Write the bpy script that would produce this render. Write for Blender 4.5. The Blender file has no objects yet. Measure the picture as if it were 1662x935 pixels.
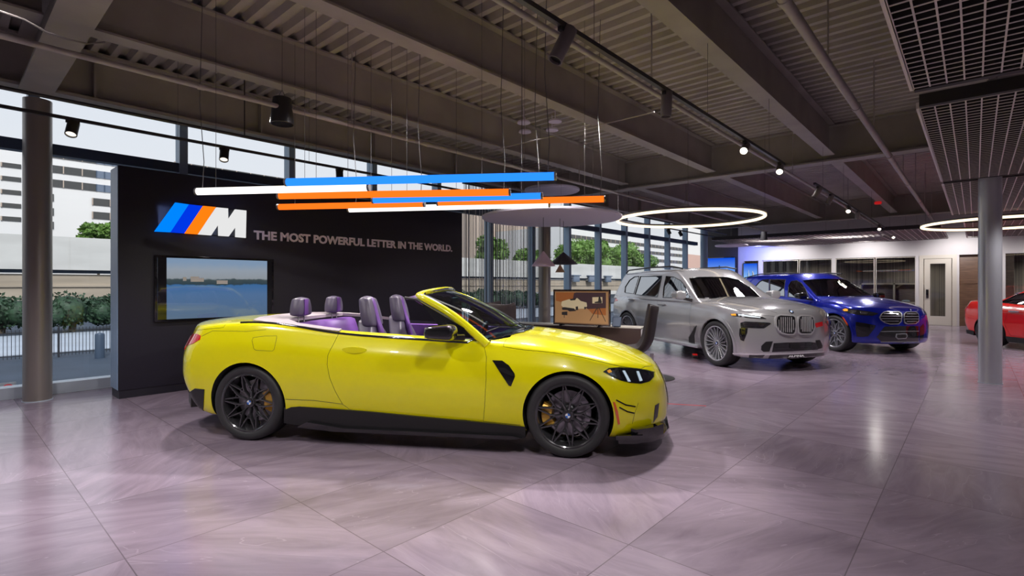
import bpy, bmesh, math, random
import numpy as np
from mathutils import Vector, Matrix
from mathutils.bvhtree import BVHTree
from mathutils.geometry import delaunay_2d_cdt, barycentric_transform

random.seed(7)
SC = bpy.context.scene
COL = SC.collection
# ---------------------------------------------------------------- camera, sky, lights, exposure
H, FPX, CX, CY = 1.42, 840.0, 831.0, 462.0
YAW = math.radians(41.84)            # camera heading measured from the room's long axis (world X)
FW = (math.cos(YAW), math.sin(YAW)); RT = (math.sin(YAW), -math.cos(YAW))
cam = bpy.data.cameras.new('camera')
cam.sensor_width = 36.0
cam.lens = FPX / 1662 * 36
cam.shift_y = -5.5 / 1662
cam.clip_end = 600
camo = bpy.data.objects.new('camera', cam)
camo.location = (0, 0, H)
camo.rotation_euler = (math.pi / 2, 0, YAW - math.pi / 2)
COL.objects.link(camo)
SC.camera = camo
SC.view_settings.view_transform = 'Standard'
SC.view_settings.look = 'None'
SC.view_settings.gamma = 1.0
SC.view_settings.exposure = 0.0
SC.view_settings.use_curve_mapping = False
SC.cycles.max_bounces = 8
SC.cycles.diffuse_bounces = 4
SC.cycles.glossy_bounces = 4
SC.cycles.transparent_max_bounces = 10
SC.cycles.sample_clamp_indirect = 4.0
SC.cycles.caustics_reflective = False
SC.cycles.caustics_refractive = False

wd = bpy.data.worlds.new('sky')
SC.world = wd
wd.use_nodes = True
nt = wd.node_tree
nt.nodes.clear()
wo = nt.nodes.new('ShaderNodeOutputWorld'); bg = nt.nodes.new('ShaderNodeBackground')
tc = nt.nodes.new('ShaderNodeTexCoord'); sep = nt.nodes.new('ShaderNodeSeparateXYZ')
cr = nt.nodes.new('ShaderNodeValToRGB')
cr.color_ramp.elements[0].position = 0.0; cr.color_ramp.elements[0].color = (.78, .77, .76, 1)
cr.color_ramp.elements[1].position = 0.6; cr.color_ramp.elements[1].color = (.66, .72, .82, 1)
nt.links.new(tc.outputs['Generated'], sep.inputs[0]); nt.links.new(sep.outputs['Z'], cr.inputs[0])
nt.links.new(cr.outputs[0], bg.inputs['Color']); nt.links.new(bg.outputs[0], wo.inputs[0])
bg.inputs['Strength'].default_value = 1.15

def light(name, kind, loc, energy, color=(1, 1, 1), target=None, **kw):
    l = bpy.data.lights.new(name, kind); l.energy = energy; l.color = color
    for k, v in kw.items():
        setattr(l, k, v)
    o = bpy.data.objects.new(name, l); o.location = loc
    if target is not None:
        o.rotation_euler = (Vector(target) - Vector(loc)).to_track_quat('-Z', 'Y').to_euler()
    COL.objects.link(o)
    return o

def W(r, d, z=0.0):                      # right/forward of the camera -> room
    return Vector((FW[0] * d + RT[0] * r, FW[1] * d + RT[1] * r, z))
def GP(px, py, z=0.0):                   # where the sight line meets height z
    d = (H - z) * FPX / (py - CY)
    return W((px - CX) * d / FPX, d, z)
def PY(px, py, Y):                       # where it meets the plane y = Y of the room
    k = (px - CX) / FPX; d = Y / (FW[1] + RT[1] * k)
    return W(k * d, d, H - (py - CY) * d / FPX)
def PX(px, py, X):
    k = (px - CX) / FPX; d = X / (FW[0] + RT[0] * k)
    return W(k * d, d, H - (py - CY) * d / FPX)
def PD(px, py, d):
    return W((px - CX) / FPX * d, d, H - (py - CY) * d / FPX)

# ceiling fill lamps added without fittings, then spots on and off the tracks
CEIL_FILL = [(x, y) for x in (-3.0, .2, 3.2, 6.4, 9.6, 12.8, 16.0, 19.5) for y in (-5.3, -1.1, 3.1, 5.2)]
for x, y in CEIL_FILL:
    if (x, y) in ((3.2, 3.1), (.2, 3.1), (3.2, -1.1)): continue
    light('ceiling_fill', 'SPOT', (x, y, 3.7 if y > .4 else 2.85), (185 if y > .4 else 120) * (1.4 if x > 15 else 1), (1, .94, .95), (x, y, 0), spot_size=math.radians(116), spot_blend=.35, shadow_soft_size=.15)
for yy in (5.6, 3.0, .4, -2.4): light('wall_fill', 'SPOT', (21.9, yy, 2.80), 120, (1, .95, .95), (23.3, yy, 1.7), spot_size=math.radians(125), spot_blend=.7, shadow_soft_size=.1)  # lamps added to brighten the far wall
light('daylight_sun', 'SUN', (0, 0, 30), 2.6, (1, .97, .92), (3, 9, 22), angle=.02)          # high behind the showroom: lights only the street side
light('blue_wall_washer', 'SPOT', (21.9, 6.4, 2.85), 200, (.25, .3, 1), (23.3, 6.9, 2.2), spot_size=math.radians(110), spot_blend=.8, shadow_soft_size=.1)
for yy in (-7, -2, 1.5, 5.5): light('office_fill', 'SPOT', (25.0, yy, 2.85), 150, (1, .9, .78), (25.2, yy, 0), spot_size=math.radians(140), spot_blend=.5, shadow_soft_size=.1)  # lamps added to brighten the room behind the glass
SPOTS = [((1.7, 1.2, 3.3), (2.1, 3.9, .5), 150), ((3.0, .1, 2.85), (3.2, 2.7, .6), 140), ((-.7, 3.4, 3.3), (1.7, 4.8, .6), 130),     # key spots added off the tracks, camera side of the yellow car
         ((4.8, 5.0, 3.6), (2.7, 3.7, .4), 700), ((5.6, 3.0, 3.4), (3.0, 3.2, .4), 420), ((2.6, 6.9, 3.5), (2.3, 4.3, .4), 260)]            # spots added beyond it to throw its shadow toward the camera
for p, t, e in SPOTS:
    light('spot_beam', 'SPOT', p, e, (1, .95, .92), t, spot_size=math.radians(80), spot_blend=.6, shadow_soft_size=.06)
for p, t in [((7.7, 1.95, 2.85), (9.2, 3.2, .6)), ((10.5, 1.95, 2.85), (10.5, 4.2, .6)), ((14, 1.95, 2.85), (13.5, 2.6, .6)), ((16.5, 1.95, 2.85), (14.5, .5, .6)), ((13.5, -2, 2.85), (13, -1, .6))]:
    light('spot_beam', 'SPOT', p, 95 if p[0] > 13.8 else 190, (1, .95, .9), t, spot_size=math.radians(80), spot_blend=.6, shadow_soft_size=.05)

# ---------------------------------------------------------------- materials
def mat(name, col, rough=.5, metal=0.0, coat=0.0, spec=.5, emit=None, estr=1.0, trans=0.0):
    m = bpy.data.materials.new(name); m.use_nodes = True
    b = m.node_tree.nodes['Principled BSDF']
    b.inputs['Base Color'].default_value = (*col, 1)
    b.inputs['Roughness'].default_value = rough
    b.inputs['Metallic'].default_value = metal
    b.inputs['Coat Weight'].default_value = coat
    b.inputs['Coat Roughness'].default_value = .02
    b.inputs['Specular IOR Level'].default_value = spec
    b.inputs['Transmission Weight'].default_value = trans
    if emit:
        b.inputs['Emission Color'].default_value = (*emit, 1)
        b.inputs['Emission Strength'].default_value = estr
    return m
def vary(m, scale=(1, 1, 1), amount=.15, detail=4, nscale=6.0, bump=0.0, coord='Object', c2=None):
    """mottle a material's colour with noise (and optional bump)"""
    t = m.node_tree; b = t.nodes['Principled BSDF']
    tcn = t.nodes.new('ShaderNodeTexCoord'); mp = t.nodes.new('ShaderNodeMapping'); nz = t.nodes.new('ShaderNodeTexNoise')
    mp.inputs['Scale'].default_value = scale
    nz.inputs['Scale'].default_value = nscale; nz.inputs['Detail'].default_value = detail
    t.links.new(tcn.outputs[coord], mp.inputs[0]); t.links.new(mp.outputs[0], nz.inputs['Vector'])
    r = t.nodes.new('ShaderNodeValToRGB')
    c = b.inputs['Base Color'].default_value[:3]
    a = c2 or tuple(x * (1 - amount) for x in c); d = tuple(min(1, x * (1 + amount)) for x in c)
    r.color_ramp.elements[0].position = .3; r.color_ramp.elements[0].color = (*a, 1)
    r.color_ramp.elements[1].position = .7; r.color_ramp.elements[1].color = (*d, 1)
    t.links.new(nz.outputs['Fac'], r.inputs[0]); t.links.new(r.outputs[0], b.inputs['Base Color'])
    if bump:
        bp = t.nodes.new('ShaderNodeBump'); bp.inputs['Strength'].default_value = bump; bp.inputs['Distance'].default_value = .01
        t.links.new(nz.outputs['Fac'], bp.inputs['Height']); t.links.new(bp.outputs[0], b.inputs['Normal'])
    return m
def glass(name, tint=(.8, .9, .95), refl=.08, dark=0.0):
    """thin pane: mostly see-through, mirror-like at grazing angles"""
    m = bpy.data.materials.new(name); m.use_nodes = True
    t = m.node_tree; t.nodes.clear()
    o = t.nodes.new('ShaderNodeOutputMaterial'); mx = t.nodes.new('ShaderNodeMixShader')
    tr = t.nodes.new('ShaderNodeBsdfTransparent'); gl = t.nodes.new('ShaderNodeBsdfGlossy'); fr = t.nodes.new('ShaderNodeFresnel')
    tr.inputs[0].default_value = (*tint, 1); gl.inputs['Roughness'].default_value = 0.0
    fr.inputs['IOR'].default_value = 1.45 + refl
    mt = t.nodes.new('ShaderNodeMath'); mt.operation = 'MULTIPLY_ADD'; mt.inputs[1].default_value = 1.0 - dark; mt.inputs[2].default_value = dark
    ge = t.nodes.new('ShaderNodeNewGeometry'); iv = t.nodes.new('ShaderNodeMath'); iv.operation = 'SUBTRACT'; iv.inputs[0].default_value = 1.0
    mu = t.nodes.new('ShaderNodeMath'); mu.operation = 'MULTIPLY'
    t.links.new(ge.outputs['Backfacing'], iv.inputs[1]); t.links.new(fr.outputs[0], mt.inputs[0])
    t.links.new(mt.outputs[0], mu.inputs[0]); t.links.new(iv.outputs[0], mu.inputs[1])
    t.links.new(mu.outputs[0], mx.inputs[0]); t.links.new(tr.outputs[0], mx.inputs[1]); t.links.new(gl.outputs[0], mx.inputs[2])
    t.links.new(mx.outputs[0], o.inputs[0])
    return m
def emis(name, col, strength):
    m = bpy.data.materials.new(name); m.use_nodes = True
    t = m.node_tree; t.nodes.clear()
    o = t.nodes.new('ShaderNodeOutputMaterial'); e = t.nodes.new('ShaderNodeEmission')
    e.inputs[0].default_value = (*col, 1); e.inputs[1].default_value = strength
    t.links.new(e.outputs[0], o.inputs[0])
    return m

M = {}
M['yellow'] = mat('acid_yellow_paint', (.80, .745, .0), .25, 0, 1.0, .3)
M['greypaint'] = mat('silver_grey_paint', (.48, .48, .50), .22, .6, 1.0)
M['bluepaint'] = mat('deep_blue_paint', (.003, .014, .36), .22, .45, 1.0)
M['redpaint'] = mat('bright_red_paint', (.75, .015, .012), .25, .0, 1.0)
M['gloss'] = mat('gloss_black', (.008, .008, .01), .08, 0, 1.0)
M['satin'] = mat('satin_black_plastic', (.010, .010, .011), .4)
M['darkwell'] = mat('wheel_well_black', (.012, .012, .013), .8)
M['rimblack'] = mat('gloss_black_alloy', (.045, .045, .05), .22, .3, 1.0)
M['rimsilver'] = mat('dark_silver_alloy', (.50, .51, .54), .25, .55, .5)
M['rimgrey'] = mat('machined_grey_alloy', (.38, .39, .43), .25, .55, .5)
M['tyre'] = mat('tyre_rubber', (.028, .028, .03), .55)
M['disc'] = mat('brake_disc_steel', (.35, .35, .37), .3, 1.0)
M['gold'] = mat('gold_brake_caliper', (.85, .50, .07), .35, .25, .6)
M['chrome'] = mat('chrome_trim', (.80, .80, .82), .16, .7)
M['leather'] = mat('violet_grey_leather', (.085, .07, .11), .42)
M['leatherpurple'] = mat('violet_leather', (.13, .05, .24), .42)
M['tonneau'] = mat('folded_roof_cover', (.36, .31, .33), .55)
M['cabin'] = mat('black_cabin_trim', (.02, .018, .025), .6)
M['lampglass'] = glass('headlamp_lens', (.75, .8, .85), .15, .04)
M['lampdark'] = mat('headlamp_housing', (.03, .03, .035), .2, .5, 1.0)
M['lampchrome'] = mat('headlamp_reflector', (.6, .62, .66), .12, 1.0)
M['led'] = emis('led_strip', (.9, .96, 1), 1.0)
M['amber'] = emis('amber_marker', (1, .38, .04), 1.3)
M['redlens'] = mat('red_lamp_lens', (.5, .006, .01), .12, 0, 1.0, emit=(.6, .01, .01), estr=.12)
M['clearlens'] = mat('pale_lamp_lens', (.5, .42, .5), .12, .2, 1.0)
M['carglass'] = glass('tinted_car_glass', (.30, .33, .36), .25, .10)
M['sideglass'] = glass('tinted_side_glass', (.10, .12, .15), .5, .5)
M['wsglass'] = glass('windscreen_glass', (.62, .72, .76), .1, .03)
M['amberrefl'] = mat('amber_side_reflector', (.75, .09, .01), .2, 0, 1.0)
M['white'] = mat('white_emblem', (.8, .8, .82), .3)
M['blueemb'] = mat('blue_emblem', (.02, .15, .6), .3)

# ---------------------------------------------------------------- mesh helpers
class MB:
    def __init__(s): s.v = []; s.f = []; s.m = []
    def add(s, vs, fs, mi=0, T=None):
        n = len(s.v)
        s.v += [tuple(T @ Vector(v)) if T is not None else tuple(v) for v in vs]
        s.f += [tuple(i + n for i in f) for f in fs]; s.m += [mi] * len(fs)
        return s
    def box(s, x0, x1, y0, y1, z0, z1, mi=0, T=None):
        v = [(x, y, z) for x in (x0, x1) for y in (y0, y1) for z in (z0, z1)]
        return s.add(v, [(0, 1, 3, 2), (4, 6, 7, 5), (0, 4, 5, 1), (2, 3, 7, 6), (0, 2, 6, 4), (1, 5, 7, 3)], mi, T)
    def bbox(s, x0, x1, y0, y1, z0, z1, b=.01, mi=0, T=None, seg=2):
        bm = bmesh.new(); bmesh.ops.create_cube(bm, size=1)
        for v in bm.verts: v.co = Vector(((x0 + x1) / 2 + v.co.x * (x1 - x0), (y0 + y1) / 2 + v.co.y * (y1 - y0), (z0 + z1) / 2 + v.co.z * (z1 - z0)))
        bmesh.ops.bevel(bm, geom=bm.edges[:], offset=b, segments=seg, profile=.5, affect='EDGES')
        bm.verts.index_update()
        s.add([v.co[:] for v in bm.verts], [[v.index for v in f.verts] for f in bm.faces], mi, T); bm.free(); return s
    def tube(s, path, r, n=8, mi=0, caps=True, T=None, closed=False):
        P = [Vector(p) for p in path]; rr = r if isinstance(r, (list, tuple)) else [r] * len(P)
        vs = []; fs = []; up = None; N = len(P)
        for i, p in enumerate(P):
            if closed: t = (P[(i + 1) % N] - P[i - 1]).normalized()
            else: t = (P[min(i + 1, N - 1)] - P[max(i - 1, 0)]).normalized()
            if up is None:
                up = Vector((0, 0, 1)) if abs(t.z) < .9 else Vector((1, 0, 0))
            a = t.cross(up).normalized(); b = a.cross(t).normalized(); up = b
            for k in range(n):
                q = 2 * math.pi * k / n; vs.append(p + (a * math.cos(q) + b * math.sin(q)) * rr[i])
        for i in range(N if closed else N - 1):
            j = (i + 1) % N
            for k in range(n):
                fs.append((i * n + k, i * n + (k + 1) % n, j * n + (k + 1) % n, j * n + k))
        if caps and not closed:
            fs.append(tuple(range(n - 1, -1, -1))); fs.append(tuple((N - 1) * n + k for k in range(n)))
        return s.add([v[:] for v in vs], fs, mi, T)
    def lathe(s, prof, n=32, mi=0, axis='Z', T=None, closed=False):
        vs = []; fs = []; m = len(prof)
        for k in range(n):
            q = 2 * math.pi * k / n; c, sn = math.cos(q), math.sin(q)
            for (r, h) in prof:
                vs.append((r * c, r * sn, h) if axis == 'Z' else (r * c, h, r * sn))
        for k in range(n):
            k2 = (k + 1) % n
            for i in range(m if closed else m - 1):
                j = (i + 1) % m
                f = (k * m + i, k2 * m + i, k2 * m + j, k * m + j)
                fs.append(f if axis == 'Z' else f[::-1])
        return s.add(vs, fs, mi, T)
    def prism(s, poly, a, b, axis='z', mi=0, T=None):
        """extrude a 2D polygon; axis z: (x,y), axis y: (x,z), axis x: (y,z)"""
        def P(p, h): return (p[0], p[1], h) if axis == 'z' else ((p[0], h, p[1]) if axis == 'y' else (h, p[0], p[1]))
        n = len(poly)
        ar = sum(poly[i][0] * poly[(i + 1) % n][1] - poly[(i + 1) % n][0] * poly[i][1] for i in range(n))
        if (ar < 0) != (axis == 'y'): poly = poly[::-1]
        lo, hi = min(a, b), max(a, b)
        vs = [P(p, lo) for p in poly] + [P(p, hi) for p in poly]
        fs = [tuple(range(n - 1, -1, -1)), tuple(range(n, 2 * n))] + [(i, (i + 1) % n, n + (i + 1) % n, n + i) for i in range(n)]
        return s.add(vs, fs, mi, T)
    def build(s, name, mats, parent=None, smooth=35, loc=None):
        me = bpy.data.meshes.new(name); me.from_pydata(s.v, [], s.f)
        if not isinstance(mats, (list, tuple)): mats = [mats]
        for m in mats: me.materials.append(M[m] if isinstance(m, str) else m)
        if len(mats) > 1: me.polygons.foreach_set('material_index', s.m)
        me.validate(); me.update()
        if smooth:
            me.polygons.foreach_set('use_smooth', [True] * len(me.polygons)); me.set_sharp_from_angle(angle=math.radians(smooth))
        o = bpy.data.objects.new(name, me); COL.objects.link(o)
        if parent: o.parent = parent
        if loc is not None: o.location = loc
        return o
def tag(o, label=None, cat=None, group=None, kind=None):
    if label: o['label'] = label
    if cat: o['category'] = cat
    if group: o['group'] = group
    if kind: o['kind'] = kind
    return o
def struct(o): o['kind'] = 'structure'; return o
def empty(name, loc=(0, 0, 0), rz=0.0):
    o = bpy.data.objects.new(name, None); o.location = loc; o.rotation_euler = (0, 0, rz); o.empty_display_size = .1
    COL.objects.link(o); return o
def copy_tree(o, parent=None):
    c = o.copy(); COL.objects.link(c)
    if parent: c.parent = parent
    for ch in [x for x in list(COL.objects) if x.parent == o]: copy_tree(ch, c)
    return c

def pch(knots):
    """monotone piecewise-cubic interpolation through (x, y) knots"""
    xs = [k[0] for k in knots]; ys = [k[1] for k in knots]; n = len(xs)
    h = [xs[i + 1] - xs[i] for i in range(n - 1)]; d = [(ys[i + 1] - ys[i]) / h[i] for i in range(n - 1)]
    m = [d[0]] + [0 if d[i - 1] * d[i] <= 0 else 2 * d[i - 1] * d[i] / (d[i - 1] + d[i]) for i in range(1, n - 1)] + [d[-1]]
    def f(x):
        if x <= xs[0]: return ys[0]
        if x >= xs[-1]: return ys[-1]
        i = 0
        while x > xs[i + 1]: i += 1
        t = (x - xs[i]) / h[i]
        return ((2 * t**3 - 3 * t**2 + 1) * ys[i] + (t**3 - 2 * t**2 + t) * h[i] * m[i] + (-2 * t**3 + 3 * t**2) * ys[i + 1] + (t**3 - t**2) * h[i] * m[i + 1])
    return f
def lin(knots):
    xs = [k[0] for k in knots]; ys = [k[1] for k in knots]
    return lambda x: float(np.interp(x, xs, ys))

def lattice(fn, nx, ny, nz, smooth=0, lam=.5):
    """closed surface of a cube mapped by fn(u, v, w), each in -1..1, then relaxed"""
    idx = {}; vs = []; fs = []
    def vid(i, j, k):
        key = (i, j, k)
        if key not in idx:
            idx[key] = len(vs); vs.append(fn(2 * i / nx - 1, 2 * j / ny - 1, 2 * k / nz - 1))
        return idx[key]
    for j in range(ny):
        for k in range(nz):
            fs.append((vid(nx, j, k), vid(nx, j + 1, k), vid(nx, j + 1, k + 1), vid(nx, j, k + 1)))
            fs.append((vid(0, j, k), vid(0, j, k + 1), vid(0, j + 1, k + 1), vid(0, j + 1, k)))
    for i in range(nx):
        for k in range(nz):
            fs.append((vid(i, 0, k), vid(i + 1, 0, k), vid(i + 1, 0, k + 1), vid(i, 0, k + 1)))
            fs.append((vid(i, ny, k), vid(i, ny, k + 1), vid(i + 1, ny, k + 1), vid(i + 1, ny, k)))
    for i in range(nx):
        for j in range(ny):
            fs.append((vid(i, j, nz), vid(i + 1, j, nz), vid(i + 1, j + 1, nz), vid(i, j + 1, nz)))
            fs.append((vid(i, j, 0), vid(i, j + 1, 0), vid(i + 1, j + 1, 0), vid(i + 1, j, 0)))
    V = np.array(vs, float)
    if smooth:
        e = set()
        for f in fs:
            for a in range(4):
                p, q = f[a], f[(a + 1) % 4]; e.add((min(p, q), max(p, q)))
        E = np.array(sorted(e)); deg = np.bincount(E.ravel(), minlength=len(V)).astype(float)[:, None]
        for _ in range(smooth):
            A = np.zeros_like(V); np.add.at(A, E[:, 0], V[E[:, 1]]); np.add.at(A, E[:, 1], V[E[:, 0]])
            V = V + lam * (A / deg - V)
    return [tuple(p) for p in V], fs
def blob(name, fn, mats, parent=None, n=(12, 12, 12), smooth=2, T=None):
    v, f = lattice(fn, *n, smooth=smooth); b = MB(); b.add(v, f, 0, T); return b.build(name, mats, parent, 60)

def mesh_obj(v, f, mats, mi=None):
    me = bpy.data.meshes.new('tmp'); me.from_pydata(v, [], f)
    for m in mats: me.materials.append(M[m] if isinstance(m, str) else m)
    if mi is not None: me.polygons.foreach_set('material_index', mi if isinstance(mi, list) else [mi] * len(me.polygons))
    me.update(); o = bpy.data.objects.new('tmp', me); COL.objects.link(o); return o
def boolean(o, c, op):
    md = o.modifiers.new('b', 'BOOLEAN'); md.operation = op; md.solver = 'EXACT'; md.object = c
    dg = bpy.context.evaluated_depsgraph_get(); dg.update()
    me = bpy.data.meshes.new_from_object(o.evaluated_get(dg)); o.modifiers.clear(); o.data = me
    return o
def drop(o): bpy.data.objects.remove(o, do_unlink=True)
class Ref:
    """smooth reference surface: ray casts, nearest points and smooth normals"""
    def __init__(s, v, f):
        bm = bmesh.new(); vv = [bm.verts.new(p) for p in v]
        for q in f: bm.faces.new([vv[i] for i in q])
        bmesh.ops.triangulate(bm, faces=bm.faces[:]); bm.normal_update(); bm.verts.ensure_lookup_table(); bm.faces.ensure_lookup_table()
        s.n = [x.normal.copy() for x in bm.verts]; s.v = [x.co.copy() for x in bm.verts]; s.t = [[x.index for x in q.verts] for q in bm.faces]
        bm.verts.index_update(); s.bvh = BVHTree.FromBMesh(bm); bm.free()
    def normal(s, p, i):
        a, b, c = s.t[i]
        return barycentric_transform(p, s.v[a], s.v[b], s.v[c], s.n[a], s.n[b], s.n[c]).normalized()
    def near(s, p):
        q, n, i, d = s.bvh.find_nearest(p); return q, s.normal(q, i), d
    def fix(s, o, ang=.6):
        me = o.data; me.polygons.foreach_set('use_smooth', [True] * len(me.polygons))
        out = [None] * len(me.loops)
        cache = {}
        for pl in me.polygons:
            fnv = pl.normal
            for li in pl.loop_indices:
                vi = me.loops[li].vertex_index
                if vi not in cache: cache[vi] = s.near(me.vertices[vi].co)
                q, n, d = cache[vi]
                out[li] = n if (d < .004 and n.dot(fnv) > ang) else fnv.copy()
        me.normals_split_custom_set([tuple(x) for x in out])

def fill2d(poly, res):
    """dense triangulation of a 2D polygon"""
    pts = []
    n = len(poly)
    for i in range(n):
        a, b = poly[i], poly[(i + 1) % n]; L = math.hypot(b[0] - a[0], b[1] - a[1]); k = max(1, int(math.ceil(L / res)))
        for t in range(k): pts.append((a[0] + (b[0] - a[0]) * t / k, a[1] + (b[1] - a[1]) * t / k))
    nb = len(pts); edges = [(i, (i + 1) % nb) for i in range(nb)]
    xs = [p[0] for p in poly]; ys = [p[1] for p in poly]
    def inside(x, y):
        c = False
        for i in range(n):
            x1, y1 = poly[i]; x2, y2 = poly[(i + 1) % n]
            if (y1 > y) != (y2 > y) and x < (x2 - x1) * (y - y1) / (y2 - y1) + x1: c = not c
        return c
    def dist(x, y): return min((x - p[0])**2 + (y - p[1])**2 for p in pts[:nb])
    y = min(ys) + res * .5; row = 0
    while y < max(ys):
        x = min(xs) + res * (.5 if row % 2 else .25)
        while x < max(xs):
            if inside(x, y) and dist(x, y) > (res * .45)**2: pts.append((x, y))
            x += res
        y += res * .87; row += 1
    vv, ee, ff, *_ = delaunay_2d_cdt([Vector(p) for p in pts], edges, [list(range(nb))], 1, 1e-6)
    vv = [(p[0], p[1]) for p in vv]
    # boundary edges in order
    cnt = {}
    for f in ff:
        for i in range(len(f)):
            e = (f[i], f[(i + 1) % len(f)]); cnt[e] = 1
    bd = [e for e in cnt if (e[1], e[0]) not in cnt]
    return vv, [tuple(f) for f in ff], bd
def shell(poly, res, fn, top, bot):
    """fn(p) -> (point, normal); a conforming plate from bot below the surface to top above it"""
    vv, ff, bd = fill2d(poly, res)
    A = []; B = []
    for p in vv:
        q, n = fn(p); A.append(q + n * top); B.append(q + n * bot)
    n0 = len(A)
    vs = [tuple(x) for x in A + B]
    # orientation: make the top face along the normal
    f = ff[0]; c = (A[f[1]] - A[f[0]]).cross(A[f[2]] - A[f[0]]); q, nn = fn(vv[f[0]])
    tot = 0
    for f in ff[:40]:
        c = (A[f[1]] - A[f[0]]).cross(A[f[2]] - A[f[0]]); tot += c.dot(fn(vv[f[0]])[1])
    fl = tot < 0
    fs = []
    for f in ff:
        g = f[::-1] if fl else f
        fs.append(tuple(g)); fs.append(tuple(i + n0 for i in g[::-1]))
    for a, b in bd:
        q = (b, a, a + n0, b + n0)
        fs.append(q[::-1] if fl else q)
    return vs, fs
def mirror(vs, fs): return [(x, -y, z) for x, y, z in vs], [tuple(f[::-1]) for f in fs]
# ---------------------------------------------------------------- building materials
def floor_mat():
    m = mat('polished_lilac_stone_tiles', (.3, .24, .3), .14, 0, 0, .36)
    t = m.node_tree; b = t.nodes['Principled BSDF']; N = t.nodes.new; Lk = t.links.new
    tcn = N('ShaderNodeTexCoord'); s = N('ShaderNodeSeparateXYZ'); Lk(tcn.outputs['Object'], s.inputs[0])
    def mth(op, a, v=None, c=None):
        n = N('ShaderNodeMath'); n.operation = op
        for i, x in enumerate((a, v, c)):
            if x is None: continue
            if isinstance(x, (int, float)): n.inputs[i].default_value = x
            else: Lk(x, n.inputs[i])
        return n.outputs[0]
    P = .935
    fx = mth('DIVIDE', mth('SUBTRACT', s.outputs[0], .66), P); fy = mth('DIVIDE', mth('SUBTRACT', s.outputs[1], .475), P)
    ix = mth('FLOOR', fx); iy = mth('FLOOR', fy); rx = mth('FRACT', fx); ry = mth('FRACT', fy)
    ex = mth('MINIMUM', rx, mth('SUBTRACT', 1.0, rx)); ey = mth('MINIMUM', ry, mth('SUBTRACT', 1.0, ry))
    e = mth('MINIMUM', ex, ey); joint = mth('LESS_THAN', e, .003)
    cmb = N('ShaderNodeCombineXYZ'); Lk(ix, cmb.inputs[0]); Lk(iy, cmb.inputs[1])
    wn = N('ShaderNodeTexWhiteNoise'); wn.noise_dimensions = '3D'; Lk(cmb.outputs[0], wn.inputs['Vector'])
    # each stone's veins run their own way
    sc = N('ShaderNodeVectorMath'); sc.operation = 'SCALE'; Lk(wn.outputs['Color'], sc.inputs[0]); sc.inputs['Scale'].default_value = 40
    ad = N('ShaderNodeVectorMath'); ad.operation = 'ADD'; Lk(tcn.outputs['Object'], ad.inputs[0]); Lk(sc.outputs[0], ad.inputs[1])
    rot = N('ShaderNodeVectorRotate'); rot.rotation_type = 'Z_AXIS'; Lk(ad.outputs[0], rot.inputs['Vector']); Lk(mth('MULTIPLY', wn.outputs['Value'], 2.4), rot.inputs['Angle'])
    mp = N('ShaderNodeMapping'); mp.inputs['Scale'].default_value = (1.0, 4.5, 1); Lk(rot.outputs[0], mp.inputs[0])
    nz = N('ShaderNodeTexNoise'); nz.inputs['Scale'].default_value = 1.7; nz.inputs['Detail'].default_value = 9; nz.inputs['Roughness'].default_value = .62; nz.inputs['Distortion'].default_value = .8
    Lk(mp.outputs[0], nz.inputs['Vector'])
    cr_ = N('ShaderNodeValToRGB'); el = cr_.color_ramp.elements
    el[0].position = .28; el[0].color = (.225, .175, .228, 1); el[1].position = .72; el[1].color = (.335, .268, .335, 1)
    Lk(nz.outputs['Fac'], cr_.inputs[0])
    vn = N('ShaderNodeTexNoise'); vn.inputs['Scale'].default_value = .8; vn.inputs['Detail'].default_value = 3; vn.inputs['Distortion'].default_value = .5; Lk(mp.outputs[0], vn.inputs['Vector'])
    vein = mth('LESS_THAN', mth('ABSOLUTE', mth('SUBTRACT', vn.outputs['Fac'], .5)), .0022)
    tone = mth('MULTIPLY_ADD', wn.outputs['Value'], .22, .89)
    mx = N('ShaderNodeMix'); mx.data_type = 'RGBA'; mx.blend_type = 'MULTIPLY'; mx.inputs['Factor'].default_value = 1
    cc = N('ShaderNodeCombineColor'); [Lk(tone, cc.inputs[i]) for i in range(3)]
    Lk(cr_.outputs[0], mx.inputs['A']); Lk(cc.outputs[0], mx.inputs['B'])
    m2 = N('ShaderNodeMix'); m2.data_type = 'RGBA'; Lk(mth('MULTIPLY', vein, .18), m2.inputs['Factor']); Lk(mx.outputs['Result'], m2.inputs['A']); m2.inputs['B'].default_value = (.55, .48, .55, 1)
    m3 = N('ShaderNodeMix'); m3.data_type = 'RGBA'; Lk(joint, m3.inputs['Factor']); Lk(m2.outputs['Result'], m3.inputs['A']); m3.inputs['B'].default_value = (.15, .12, .145, 1)
    Lk(m3.outputs['Result'], b.inputs['Base Color'])
    Lk(mth('MULTIPLY_ADD', nz.outputs['Fac'], .16, .10), b.inputs['Roughness'])
    bp = N('ShaderNodeBump'); bp.inputs['Strength'].default_value = .10; bp.inputs['Distance'].default_value = .004; Lk(mth('SUBTRACT', nz.outputs['Fac'], mth('MULTIPLY', joint, .8)), bp.inputs['Height']); Lk(bp.outputs[0], b.inputs['Normal'])
    return m
M['floor'] = floor_mat()
M['beam'] = vary(mat('brown_grey_painted_steel', (.31, .285, .25), .55), amount=.12, nscale=2.0)
M['deck'] = vary(mat('brown_grey_metal_deck', (.37, .345, .30), .6), amount=.15, nscale=1.5)
M['pipe'] = vary(mat('grey_painted_pipe', (.34, .31, .29), .45), amount=.1)
M['track'] = mat('dark_track', (.03, .028, .03), .4)
M['fixture'] = mat('grey_brown_fixture', (.13, .115, .11), .4, .3)
M['fixtureblack'] = mat('black_fixture', (.03, .03, .032), .4, .2)
M['lampface'] = emis('lit_lamp_face', (1, .90, .75), 14)
M['lampdim'] = emis('dim_lamp_face', (1, .9, .78), 1.3)
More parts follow.
